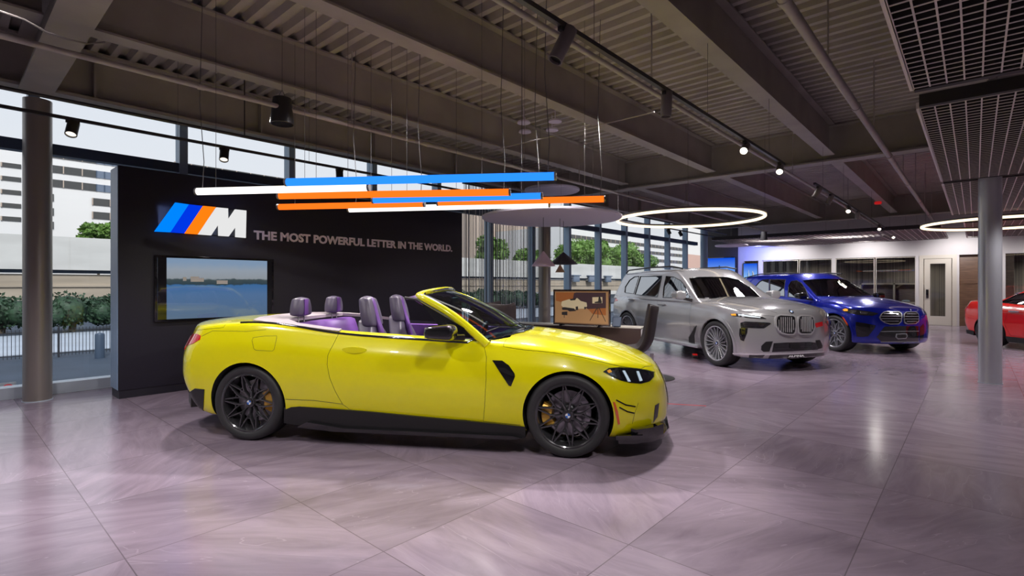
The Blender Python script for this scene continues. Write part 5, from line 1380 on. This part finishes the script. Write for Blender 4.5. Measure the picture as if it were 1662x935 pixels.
def greenhouse(c, gp_, n=(90, 40, 24), smooth=4):
    """cabin above the belt: closed lattice, hollowed; returns nothing, sets c.gref and c.go"""
    def mk(ins):
        def fn(u, v, w):
            zn = (w + 1) / 2; av = abs(v)
            Fx = gp_['F'](zn) - gp_['fa'] * av**2.6 - ins; Rx = gp_['R'](zn) + gp_['ra'] * av**2.6 + ins
            x = Rx + (Fx - Rx) * (u + 1) / 2
            zt = gp_['T'](x) - gp_['cr'] * av**2.6 - ins; zb = gp_['zb'] - (0.05 if ins else 0)
            y = v * (gp_['Wb'](x) + (gp_['Wt'](x) - gp_['Wb'](x)) * zn**gp_.get('tw', 1.15) - ins)
            return (x, y, zb + (zt - zb) * zn)
        return fn
    v, f = lattice(mk(0), *n, smooth=smooth); c.gref = Ref(v, f); c.refs.append(c.gref)
    c.go = mesh_obj(v, f, c.bmats, 0)
    vi, fi = lattice(mk(.045), 40, 20, 10, smooth=1)
    k = mesh_obj(vi, fi, c.bmats, 2); boolean(c.go, k, 'DIFFERENCE'); drop(k)
def window(c, name, poly, glassm, both=True, grow=0.0, trim=None):
    w = max(p[0] for p in poly) - min(p[0] for p in poly); res = max(1.5, w / 14)
    v, f = shell(poly, res, lambda p: c.hit(p, [c.gref]), .06, -.12)
    for sd in ((0, 1) if both else (0,)):
        vv, ff = (v, f) if sd == 0 else mirror(v, f)
        k = mesh_obj(vv, ff, c.bmats, 1); boolean(c.go, k, 'DIFFERENCE'); drop(k)
    v, f = shell(poly, res, lambda p: c.hit(p, [c.gref]), -.006, -.010)
    for sd in ((0, 1) if both else (0,)):
        vv, ff = (v, f) if sd == 0 else mirror(v, f)
        b = MB(); b.add(vv, ff); b.build(name, glassm, c.root, 60)
    if trim:
        q = [c.hit(p, [c.gref]) for p in poly]; pts = []
        for i in range(len(poly)):
            a, e = poly[i], poly[(i + 1) % len(poly)]; L = math.hypot(e[0] - a[0], e[1] - a[1]); m = max(1, int(L / 4))
            for t in range(m): h = c.hit((a[0] + (e[0] - a[0]) * t / m, a[1] + (e[1] - a[1]) * t / m), [c.gref]); pts.append(h[0] + h[1] * .002)
        for sd in ((0, 1) if both else (0,)):
            b = MB(); b.tube([(p.x, p.y if sd == 0 else -p.y, p.z) for p in pts], trim[1], 6, closed=True); b.build('window_trim', trim[0], c.root, 60)

def kidney(car, polys, xf, frame, slat, vertical, both=False):
    pass

def cabin_bits(c, xs, z0, top, dash_x, dash_z, rows=2, wheel=True, m='leather'):
    b = MB(); b.bbox(xs[1] - .9, dash_x + .1, -.70, .70, .35, .42, .01); b.build('cabin_floor', 'cabin', c.root)
    for i, x in enumerate(xs[:rows]):
        for sy in (-1, 1): seat(c.root, x, sy * .40, z0, top, (m, m), .50, .16, name='front_seat' if i == 0 else 'rear_seat')
    blob('dashboard', lambda u, v, q: (dash_x + .24 * u - .08 * v * v, .72 * v, dash_z + .10 * q - .03 * v * v), 'cabin', c.root, (8, 20, 6), 2)
    if wheel: steering(c.root, dash_x - .36, .40, dash_z + .05)

def roadster_mark(c, p, r=.035, refs=None):
    """round blue and white roundel on the bonnet"""
    q, n = c.hit(p, refs); T = Matrix.Translation(q) @ n.to_track_quat('Z', 'Y').to_matrix().to_4x4()
    b = MB(); b.lathe([(.0001, -.01), (r, -.01), (r, .003), (.0001, .004)], 28, 0, T=T)
    for k in range(4):
        b.prism([(0, 0)] + [pol(r * .62, math.pi / 2 * k + math.pi / 16 * i) for i in range(9)], .004, .0052, 'z', 1 + k % 2, T)
    b.build('roundel', ['gloss', 'white', 'blueemb'], c.root, 30)

def suv_silver():
    k = (1160 - CX) / FPX; d = H * FPX / (594 - CY); a = math.radians(16.5)
    c = Car('luxury_suv', 'silver grey seven-seat SUV with twenty-spoke alloys and upright chrome grille', (k * d, d), (math.sin(a), -math.cos(a)), 1.552, .985)
    sp = dict(paint='greypaint', tp=2.8,
              S=pch([(-2.62, .84), (-2.4, .91), (-2.0, .965), (-1.55, .99), (-1.0, .965), (0, .955), (.9, .965), (1.3, .985), (1.6, .995), (2.0, .965), (2.3, .90), (2.5, .80)]),
              g=lin([(0, .955), (.12, .975), (.3, .99), (.5, 1.0), (.7, .995), (.86, .975), (1, .925)]),
              Tc=pch([(-2.66, 1.10), (-2.3, 1.16), (-1, 1.16), (.6, 1.15), (1.0, 1.20), (1.4, 1.185), (1.9, 1.12), (2.2, 1.06), (2.4, .99), (2.52, .90)]),
              Te=pch([(-2.66, 1.08), (-2.2, 1.15), (-1, 1.14), (0, 1.13), (.8, 1.10), (1.4, 1.08), (1.9, 1.02), (2.2, .96), (2.5, .86)]),
              B=pch([(-2.66, .36), (-2.2, .28), (-1, .24), (1, .24), (1.9, .22), (2.5, .21)]),
              F=pch([(0, 2.44), (.12, 2.47), (.4, 2.475), (.7, 2.47), (.9, 2.44), (1, 2.38)]), fa=.34, fp=3.6,
              R=pch([(0, -2.52), (.2, -2.60), (.6, -2.63), (1, -2.56)]), ra=.26, rp=3.6)
    c.body(sp, (130, 44, 28), 4)
    tub = MB(); tub.prism([(1.0, -.7), (-2.2, -.74), (-2.2, .74), (1.0, .7)], .40, 1.7, 'z'); c.cut(tub, 2)
    c.arches(.395, .432, .6)
    greenhouse(c, dict(F=pch([(0, 1.30), (.12, 1.20), (.95, .28), (1, .18)]), fa=.20, R=pch([(0, -2.58), (.9, -2.36), (1, -2.28)]), ra=.14, T=pch([(-2.6, 1.66), (-2.2, 1.725), (-1.2, 1.765), (-.2, 1.77), (.25, 1.745), (.6, 1.68), (1.3, 1.55)]),
                       cr=.05, zb=1.06, Wb=pch([(-2.6, .86), (-2.0, .915), (0, .925), (.9, .915), (1.3, .86)]), Wt=pch([(-2.6, .62), (-2, .68), (0, .70), (.5, .66), (1.3, .60)])))
    q1 = lambda x, y: (980 + x / 5.055, 425 + y / 5.055); q2 = lambda x, y: (1150 + x / 5.055, 425 + y / 5.055)
    for nm, pl in (('quarter_window', [(172, 250), (176, 205), (212, 150), (252, 122), (290, 119), (246, 262), (182, 254)]),
                   ('rear_door_window', [(301, 120), (478, 116), (462, 200), (440, 288), (255, 268)]),
                   ('front_door_window', [(512, 118), (575, 124), (632, 155), (672, 205), (706, 285), (700, 300), (485, 292), (492, 210)])):
        window(c, nm, [q1(*p) for p in pl], 'sideglass', trim=('gloss', .008))
    window(c, 'windscreen', [(1133, 484), (1119, 452), (1135, 450.3), (1160, 450), (1180, 450.5), (1199, 455), (1218, 467), (1235, 484), (1190, 485.5)], 'carglass', both=False, trim=('gloss', .009))
    c.go.name = 'roof'; c.go.data.name = 'roof'; c.gref.fix(c.go); c.go.parent = c.root
    br = [c.bref]
    for nm, pts in (('door', [(1068, 484), (1067, 500), (1065, 530), (1064, 548), (1075, 553), (1100, 560), (1120, 565), (1120.5, 540), (1121, 500), (1118, 490)]), ('rear_door', [(1017, 482), (1016, 497), (1022, 510), (1029, 530), (1034, 538), (1063, 547), (1064, 530), (1066, 500), (1067, 484)])):
        P = c.xz(pts, br); ys = max(p[1] for p in P); P = [(x, min(z, 1.10) if z < 1.07 else 1.3) for x, z in P]
        c.panel(nm, P, .77, 1.3, 'greypaint')
    body = c.finish()
    c.arch_lips(.395, .432, .055, 'greypaint', a0=-.25)
    b = MB()
    c.line(b, [q2(*p) for p in [(90, 352), (200, 385), (330, 415), (450, 440), (540, 447)]], .003, refs=br)
    c.line(b, [q2(*p) for p in [(130, 320), (260, 345), (420, 375), (560, 420)]], .0025, refs=br)
    b.build('panel_gaps', 'darkwell', body)
    f = c.feature
    h = f('headlamp', [q2(*p) for p in [(178, 430), (240, 424), (340, 436), (440, 450), (476, 470), (400, 466), (320, 460), (200, 445)]], 'lampdark', .006, -.02, refs=br)
    f('running_light', [q2(*p) for p in [(245, 430), (340, 442), (425, 455), (425, 461), (330, 453), (245, 438)]], 'led', .010, .004, refs=br, parent=h)
    f('amber_marker', [q2(*p) for p in [(185, 430), (225, 427), (228, 442), (192, 441)]], 'amber', .010, .004, refs=br, parent=h)
    h = f('lower_headlamp', [q2(*p) for p in [(262, 500), (300, 490), (400, 494), (500, 500), (513, 508), (455, 545), (400, 545), (325, 540), (266, 545)]], 'lampdark', .006, -.03, refs=br)
    f('reflector', [q2(*p) for p in [(280, 500), (380, 502), (380, 528), (290, 530)]], 'lampchrome', .010, .003, refs=br, parent=h)
    f('reflector', [q2(*p) for p in [(395, 505), (470, 508), (440, 532), (395, 530)]], 'lampchrome', .010, .003, refs=br, parent=h)
    f('side_air_inlet', [q2(*p) for p in [(256, 548), (322, 544), (318, 580), (290, 652), (262, 640), (252, 600)]], 'gloss', .004, -.03, refs=br)
    fr = []
    for nm, pl in (('kidney_grille', [(540, 470), (548, 445), (575, 434), (690, 440), (708, 452), (712, 520), (708, 580), (690, 600), (640, 600), (590, 588), (560, 560), (543, 525)]),
                   ('kidney_grille', [(722, 470), (728, 448), (745, 440), (830, 442), (852, 455), (860, 480), (862, 540), (850, 575), (828, 597), (745, 598), (726, 585), (721, 530)])):
        g = f(nm, [q2(*p) for p in pl], 'chrome', .030, -.03, both=False, refs=br)[0]
        cx = sum(p[0] for p in pl) / len(pl); cy = sum(p[1] for p in pl) / len(pl); ins = [(cx + (x - cx) * .86, cy + (y - cy) * .86) for x, y in pl]
        f('mesh', [q2(*p) for p in ins], 'gloss', .034, .0, both=False, refs=br, parent=g)
        x0 = min(p[0] for p in ins) + 8; x1 = max(p[0] for p in ins) - 8
        for i in range(8):
            x = x0 + (x1 - x0) * (i + .5) / 8; e = .55 if i in (0,) or (i == 7) else .82
            f('slat', [q2(x - 2.6, cy - 72 * e), q2(x + 2.6, cy - 72 * e), q2(x + 2.6, cy + 72 * e), q2(x - 2.6, cy + 72 * e)], 'chrome', .040, .030, both=False, refs=br, parent=g, res=2.5)
    lo = f('lower_grille', [q2(*p) for p in [(535, 668), (640, 662), (830, 658), (885, 664), (895, 720), (700, 732), (520, 740)]], 'gloss', .004, -.03, both=False, refs=br)[0]
    for yy in (690, 712): f('grille_bar', [q2(530, yy), q2(880, yy - 10), q2(880, yy - 5), q2(530, yy + 6)], 'lampdark', .012, .002, both=False, refs=br, parent=lo)
    f('radar_cover', [q2(*p) for p in [(665, 672), (735, 670), (748, 690), (738, 712), (690, 716), (660, 700)]], 'satin', .016, .002, both=False, refs=br, parent=lo)
    for s_, pl in ((0, [(430, 722), (432, 690), (470, 655), (528, 652), (498, 736), (450, 738)]), (1, [(876, 645), (912, 640), (935, 690), (930, 708), (895, 716)])):
        f('bumper_inlet', [q2(*p) for p in pl], 'satin', .004, -.02, both=False, refs=br)
    ls = f('lower_slot', [q2(*p) for p in [(505, 765), (700, 757), (942, 745), (942, 765), (700, 782), (490, 790)]], 'gloss', .012, -.02, both=False, refs=br)[0]
    f('lower_slot', [q2(*p) for p in [(332, 765), (462, 762), (440, 785), (330, 784)]], 'gloss', .012, -.02, both=False, refs=br)
    p0, n0 = c.hit(q2(648, 774), br); p1, n1 = c.hit(q2(778, 768), br); dv = (p1 - p0); dv.z = 0; an = math.atan2(dv.y, dv.x)
    nn = (n0 + n1).normalized()
    text_mesh('badge_lettering', 'ALPINA', .042, 'white', .003, .001, ls, Matrix.Translation(p0 + nn * .022 - Vector((0, 0, .008))) @ Matrix.Rotation(an, 4, 'Z') @ Matrix.Rotation(math.pi / 2, 4, 'X'), dv.length)
    f('splitter_edge', [q2(*p) for p in [(200, 745), (330, 752), (470, 752), (700, 745), (942, 730), (942, 742), (700, 758), (470, 764), (330, 763), (200, 757)]], 'chrome', .010, -.01, both=False, refs=br)
    f('right_headlamp', [q2(*p) for p in [(866, 505), (900, 498), (932, 490), (936, 525), (885, 540)]], 'redlens', .006, -.02, both=False, refs=br)
    roadster_mark(c, q2(678, 408), .04, br)
    for sd, (px, py) in ((0, (230, 308)), (0, (480, 350))):
        hp = c.hit(q1(px, py), br)[0]
        for sy in (-1, 1): blob('door_handle', lambda u, v, q: (hp.x + u * .12, sy * (abs(hp.y) + .018 + .018 * v), hp.z + q * .020 * (1 - .4 * u * u)), 'greypaint', c.root, (12, 3, 4), 1)
    for sy in (-1, 1):
        b = MB(); b.bbox(-1.05, 1.08, min(sy * .70, sy * 1.0), max(sy * .70, sy * 1.0), .25, .32, .02); b.build('running_board', 'rimsilver', c.root, 30)
        b = MB(); b.tube([(-2.15, sy * .655, 1.70), (-2.0, sy * .67, 1.765), (-1.0, sy * .685, 1.80), (-.2, sy * .68, 1.80), (.15, sy * .66, 1.745)], .016, 8); b.build('roof_rail', 'satin', c.root, 50)
    f('side_vent', [(1119, 560), (1118, 548), (1127, 532), (1131, 528), (1127, 545), (1128, 562)], 'satin', .004, -.02, refs=br)
    c.feature('tail_lamp', [(994, 483), (1000, 484), (1003, 488), (996, 490), (991, 488)], 'redlens', .006, -.01, refs=br)
    mirror_part(c, .66, 1.10, 1.22, .22, .20, .17, 'greypaint', (.80, .90, 1.12))
    cabin_bits(c, (-.1, -1.1), .62, 1.52, .80, 1.06)
    for sy in (-1, 1):
        for x in (1.552, -1.552): make_wheel(c.root, x, sy, .985, .395, .285, .76, 'multi', 'rimsilver', None, rot=.1)
    return c

def suv_blue():
    k = (1352 - CX) / FPX; d = H * FPX / (570 - CY); a = math.radians(13.0)
    c = Car('sporty_suv', 'deep blue SUV with black twin grille and star-spoke wheels', (k * d, d), (math.sin(a), -math.cos(a)), 1.486, .99)
    sp = dict(paint='bluepaint', tp=2.6,
              S=pch([(-2.5, .84), (-2.2, .93), (-1.8, .985), (-1.48, 1.0), (-1.0, .965), (0, .95), (.9, .965), (1.2, .99), (1.5, 1.005), (1.9, .97), (2.2, .90), (2.4, .80)]),
              g=lin([(0, .955), (.12, .975), (.3, .99), (.5, 1.0), (.68, .992), (.84, .965), (1, .90)]),
              Tc=pch([(-2.5, 1.08), (-2.1, 1.13), (-1, 1.13), (.6, 1.12), (.95, 1.16), (1.4, 1.14), (1.8, 1.07), (2.1, .99), (2.3, .90), (2.4, .84)]),
              Te=pch([(-2.5, 1.05), (-2.1, 1.12), (-1, 1.11), (0, 1.09), (.8, 1.06), (1.4, 1.03), (1.8, .96), (2.1, .89), (2.4, .80)]),
              B=pch([(-2.5, .36), (-2.0, .26), (-1, .23), (1, .23), (1.8, .22), (2.4, .22)]),
              F=pch([(0, 2.33), (.15, 2.37), (.5, 2.36), (.8, 2.34), (1, 2.26)]), fa=.42, fp=3.2,
              R=pch([(0, -2.38), (.2, -2.46), (.6, -2.49), (1, -2.40)]), ra=.30, rp=3.4)
    c.body(sp, (120, 42, 26), 4)
    tub = MB(); tub.prism([(.95, -.7), (-2.0, -.74), (-2.0, .74), (.95, .7)], .40, 1.7, 'z'); c.cut(tub, 2)
    c.arches(.385, .43, .6)
    greenhouse(c, dict(F=pch([(0, 1.25), (.12, 1.15), (.95, .20), (1, .10)]), fa=.20, R=pch([(0, -2.38), (.9, -1.95), (1, -1.85)]), ra=.14, T=pch([(-2.4, 1.52), (-2.0, 1.63), (-1.2, 1.70), (-.3, 1.715), (.15, 1.69), (.6, 1.62), (1.2, 1.5)]),
                       cr=.05, zb=1.02, Wb=pch([(-2.4, .82), (-2.0, .88), (0, .90), (.9, .89), (1.2, .84)]), Wt=pch([(-2.4, .56), (-1.8, .63), (0, .66), (.5, .62), (1.2, .58)])))
    q4 = lambda x, y: (1200 + x / 6.235, 435 + y / 6.235); q3 = lambda x, y: (1320 + x / 6.235, 435 + y / 6.235)
    window(c, 'rear_side_window', [q4(*p) for p in [(140, 210), (205, 138), (240, 120), (300, 116), (300, 272), (215, 262)]], 'sideglass', trim=('satin', .007))
    window(c, 'rear_door_window', [q4(*p) for p in [(308, 116), (468, 118), (455, 200), (458, 286), (308, 274)]], 'sideglass', trim=('satin', .007))
    window(c, 'front_door_window', [q4(*p) for p in [(492, 290), (498, 180), (525, 135), (580, 125), (630, 155), (672, 215), (705, 302), (620, 306)]], 'sideglass', trim=('satin', .007))
    window(c, 'windscreen', [q3(*p) for p in [(40, 282), (-20, 215), (-105, 130), (0, 116), (120, 112), (250, 114), (340, 122), (420, 165), (500, 215), (585, 278), (300, 290)]], 'carglass', both=False, trim=('gloss', .008))
    c.go.name = 'roof'; c.go.data.name = 'roof'; c.gref.fix(c.go); c.go.parent = c.root
    br = [c.bref]
    P = c.xz([q4(*p) for p in [(470, 305), (462, 360), (468, 420), (730, 480), (735, 420), (735, 350)]], br)
    c.panel('door', [(-.30, 1.3), (-.34, .9), (-.30, .5), (-.15, .33), (.85, .33), (.93, .6), (.95, .98), (.90, 1.3)], .77, 1.3, 'bluepaint')
    body = c.finish()
    c.arch_lips(.385, .43, .04, 'bluepaint', a0=-.25)
    f = c.feature
    h = f('headlamp', [q3(*p) for p in [(290, 425), (320, 410), (450, 425), (560, 440), (640, 455), (660, 463), (600, 485), (480, 478), (370, 460), (310, 440)]], 'lampdark', .006, -.02, refs=br)
    f('amber_marker', [q3(*p) for p in [(298, 424), (325, 412), (350, 418), (350, 436), (315, 437)]], 'amber', .010, .003, refs=br, parent=h)
    f('running_light', [q3(*p) for p in [(375, 425), (440, 432), (430, 452), (395, 455)]], 'lampchrome', .010, .003, refs=br, parent=h)
    f('running_light', [q3(*p) for p in [(470, 440), (560, 450), (540, 470), (480, 468)]], 'lampchrome', .010, .003, refs=br, parent=h)
    for pl in ([(665, 500), (680, 470), (705, 448), (740, 440), (860, 444), (888, 460), (893, 500), (884, 545), (860, 570), (770, 572), (715, 555), (680, 530)],
               [(905, 500), (908, 465), (930, 446), (1030, 446), (1055, 465), (1062, 500), (1058, 540), (1030, 567), (940, 570), (915, 555)]):
        g = f('kidney_grille', [q3(*p) for p in pl], 'rimgrey', .022, -.03, both=False, refs=br)[0]
        cx = sum(p[0] for p in pl) / len(pl); cy = sum(p[1] for p in pl) / len(pl); ins = [(cx + (x - cx) * .90, cy + (y - cy) * .88) for x, y in pl]
        f('mesh', [q3(*p) for p in ins], 'gloss', .026, .0, both=False, refs=br, parent=g)
        x0 = min(p[0] for p in ins); x1 = max(p[0] for p in ins)
        for yy, e in ((-36, .7), (-12, .95), (12, .95), (36, .72)): f('slat', [q3(cx - (x1 - x0) / 2 * e, cy + yy - 3), q3(cx + (x1 - x0) / 2 * e, cy + yy - 3), q3(cx + (x1 - x0) / 2 * e, cy + yy + 3), q3(cx - (x1 - x0) / 2 * e, cy + yy + 3)], 'rimgrey', .032, .022, both=False, refs=br, parent=g, res=2.2)
    f('side_air_inlet', [q3(*p) for p in [(430, 545), (530, 560), (630, 580), (620, 612), (555, 690), (500, 698), (440, 695), (428, 620)]], 'gloss', .004, -.03, refs=br)
    f('lower_grille', [q3(*p) for p in [(720, 592), (900, 588), (1065, 588), (1068, 670), (1062, 742), (880, 755), (690, 746), (640, 700)]], 'gloss', .004, -.03, both=False, refs=br)
    f('radar_cover', [q3(*p) for p in [(835, 665), (940, 662), (952, 690), (935, 715), (850, 720), (828, 700)]], 'rimgrey', .012, .0, both=False, refs=br)
    f('radar_face', [q3(*p) for p in [(846, 672), (932, 670), (940, 690), (928, 707), (856, 711), (840, 698)]], 'satin', .015, .0, both=False, refs=br)
    for y0 in (640, 745): f('grille_bar', [q3(680, y0), q3(1065, y0 - 4), q3(1065, y0 + 2), q3(680, y0 + 7)], 'rimgrey', .010, .0, both=False, refs=br)
    f('side_marker', [q3(*p) for p in [(288, 478), (305, 492), (345, 560), (352, 585), (340, 575), (300, 510)]], 'amberrefl', .006, -.01, refs=br)
    f('corner_inlet', [q3(*p) for p in [(1075, 600), (1115, 560), (1125, 640), (1110, 720), (1075, 735)]], 'gloss', .004, -.02, both=False, refs=br)
    roadster_mark(c, q4(1140, 265) if False else q3(985, 425), .035, br)
    mirror_part(c, .70, 1.09, 1.16, .20, .18, .15, 'gloss', (.80, .88, 1.08))
    for sy in (-1, 1):
        b = MB(); b.bbox(-1.0, 1.05, min(sy * .7, sy * .97), max(sy * .7, sy * .97), .22, .29, .02); b.build('side_skirt', 'gloss', c.root, 30)
        b = MB(); b.tube([(-1.9, sy * .60, 1.60), (-1.2, sy * .645, 1.70), (-.3, sy * .65, 1.715), (.12, sy * .63, 1.685)], .014, 8); b.build('roof_rail', 'satin', c.root, 50)
        for x in (1.486, -1.486): make_wheel(c.root, x, sy, .99, .385, .295, .77, 'star', 'rimgrey', None, rot=.1)
    cabin_bits(c, (-.1, -1.0), .58, 1.46, .78, 1.02)
    return c

def red_car():
    c = Car('red_car', 'bright red saloon car seen from its rear quarter behind the silver column', (0, 0), (math.sin(math.radians(3)), -math.cos(math.radians(3))), 1.42, .91)
    # placed by its rear near wheel
    k = (1604 - CX) / FPX; d = H * FPX / (562.5 - CY); a = math.radians(3); u = Vector((math.sin(a), -math.cos(a))); left = Vector((-u.y, u.x))
    cc = Vector((k * d, d)) + u * 1.42 + left * .91; p = W(cc.x, cc.y, 0); c.root.location = p
    c.Mw = Matrix.Translation(p) @ Matrix.Rotation(c.root.rotation_euler.z, 4, 'Z'); c.Mi = c.Mw.inverted(); c.o = c.Mi @ Vector((0, 0, H))
    sp = dict(paint='redpaint', tp=2.6,
              S=pch([(-2.45, .76), (-2.2, .84), (-1.8, .905), (-1.42, .925), (-.9, .90), (0, .885), (.9, .895), (1.42, .92), (1.8, .90), (2.1, .83), (2.3, .72)]),
              g=lin([(0, .935), (.10, .965), (.3, .99), (.5, 1.0), (.75, .985), (.80, .975), (1, .89)]),
              Tc=pch([(-2.5, 1.0), (-2.3, 1.06), (-1.8, 1.05), (0, 1.0), (.8, .98), (1.3, .96), (1.8, .86), (2.1, .76), (2.3, .64)]),
              Te=pch([(-2.5, .93), (-2.2, 1.0), (-1.8, 1.02), (-1, .99), (0, .95), (.8, .92), (1.4, .87), (1.9, .75), (2.3, .60)]),
              B=pch([(-2.45, .32), (-2.0, .25), (-1, .20), (1, .19), (2.3, .17)]),
              F=pch([(0, 2.22), (.5, 2.28), (1, 2.18)]), fa=.42, fp=3.4, R=pch([(0, -2.30), (.3, -2.42), (.7, -2.43), (.92, -2.38), (1, -2.36)]), ra=.38, rp=3.2)
    c.body(sp, (100, 36, 24), 4)
    tub = MB(); tub.prism([(.8, -.66), (-1.5, -.66), (-1.5, .66), (.8, .66)], .40, 1.7, 'z'); c.cut(tub, 2)
    c.arches(.34, .372)
    greenhouse(c, dict(F=pch([(0, 1.05), (.12, .95), (.95, .15), (1, .05)]), fa=.2, R=pch([(0, -2.0), (.9, -1.05), (1, -.9)]), ra=.16, T=pch([(-2, 1.0), (-1.5, 1.22), (-1.0, 1.35), (-.3, 1.425), (.1, 1.40), (.6, 1.30), (1, 1.1)]),
                       cr=.045, zb=.90, Wb=pch([(-2, .74), (-1.4, .80), (0, .81), (.8, .80), (1.0, .76)]), Wt=pch([(-2, .52), (-1, .58), (0, .60), (1, .56)])))
    for nm, P in (('rear_side_window', [(-1.30, 1.02), (-1.02, 1.20), (-.70, 1.28), (-.42, 1.30), (-.42, .985), (-.9, .99)]), ('front_side_window', [(-.36, .985), (-.36, 1.305), (-.1, 1.31), (.25, 1.22), (.68, .98), (.4, .97)])):
        def side(p, sy=-1):
            h = c.gref.bvh.ray_cast(Vector((p[0], sy * 1.5, p[1])), Vector((0, -sy, 0))); return h[0], c.gref.normal(h[0], h[2])
        v, f = shell(P, .06, side, .06, -.12)
        for sd in (0, 1):
            vv, ff = (v, f) if sd == 0 else mirror(v, f); k_ = mesh_obj(vv, ff, c.bmats, 1); boolean(c.go, k_, 'DIFFERENCE'); drop(k_)
        v, f = shell(P, .06, side, -.006, -.010)
        for sd in (0, 1):
            vv, ff = (v, f) if sd == 0 else mirror(v, f); b = MB(); b.add(vv, ff); b.build(nm, 'sideglass', c.root, 60)
        pts = []
        for i in range(len(P)):
            a_, e = P[i], P[(i + 1) % len(P)]
            for t in range(6): q, n = side((a_[0] + (e[0] - a_[0]) * t / 6, a_[1] + (e[1] - a_[1]) * t / 6)); pts.append(q + n * .002)
        for sy in (-1, 1): b = MB(); b.tube([(p_.x, -sy * p_.y, p_.z) for p_ in pts], .009, 6, closed=True); b.build('window_trim', 'gloss', c.root, 60)
    c.go.name = 'roof'; c.go.data.name = 'roof'; c.gref.fix(c.go); c.go.parent = c.root
    for nm, P in (('rear_door', [(-.40, 1.2), (-.40, .30), (-.95, .30), (-1.06, .55), (-1.0, .8), (-1.1, 1.2)]), ('door', [(-.38, 1.2), (-.38, .30), (.72, .28), (.76, .6), (.74, 1.2)])):
        c.panel(nm, P, .72, 1.3, 'redpaint')
    body = c.finish()
    for x in (-.86, .02):
        for sy in (-1, 1): blob('door_handle', lambda u, v, q: (x + u * .11, sy * (.895 + .016 * v), .83 + q * .018 * (1 - .4 * u * u)), 'chrome', c.root, (12, 3, 4), 1)
    for sy in (-1, 1):
        b = MB(); b.prism([(-1.06, .27), (1.06, .25), (1.06, .15), (-1.0, .15)], sy * .6, sy * .885, 'y'); b.build('side_skirt', 'satin', c.root, 30)
        b = MB(); b.prism([(-1.98, .25), (-1.80, .22), (-1.80, .32), (-2.0, .34)], sy * .76, sy * .885, 'y'); b.build('rear_bumper_corner', 'satin', c.root, 30)
        v, f = [], []
        def tl(p, sy=sy):
            h = c.bref.bvh.ray_cast(Vector((-3.2, p[0] * sy, p[1])), Vector((1, 0, 0))); return h[0], c.bref.normal(h[0], h[2])
        vv, ff = shell([(.40, .80), (.82, .78), (.84, .90), (.42, .92)], .05, lambda p: tl(p), .008, -.02); b = MB(); b.add(vv, ff); b.build('tail_lamp', 'redlens', c.root, 40)
        for x in (1.42, -1.42): make_wheel(c.root, x, sy, .91, .34, .255, .74, 'star', 'rimgrey', None, rot=.2)
    mirror_part(c, .50, 1.0, 1.0, .18, .22, .12, 'redpaint', (.6, .82, .95))
    cabin_bits(c, (-.25, -1.0), .45, 1.24, .66, .88)
    return c
yc = yellow_car()
suv_silver(); suv_blue(); red_car()
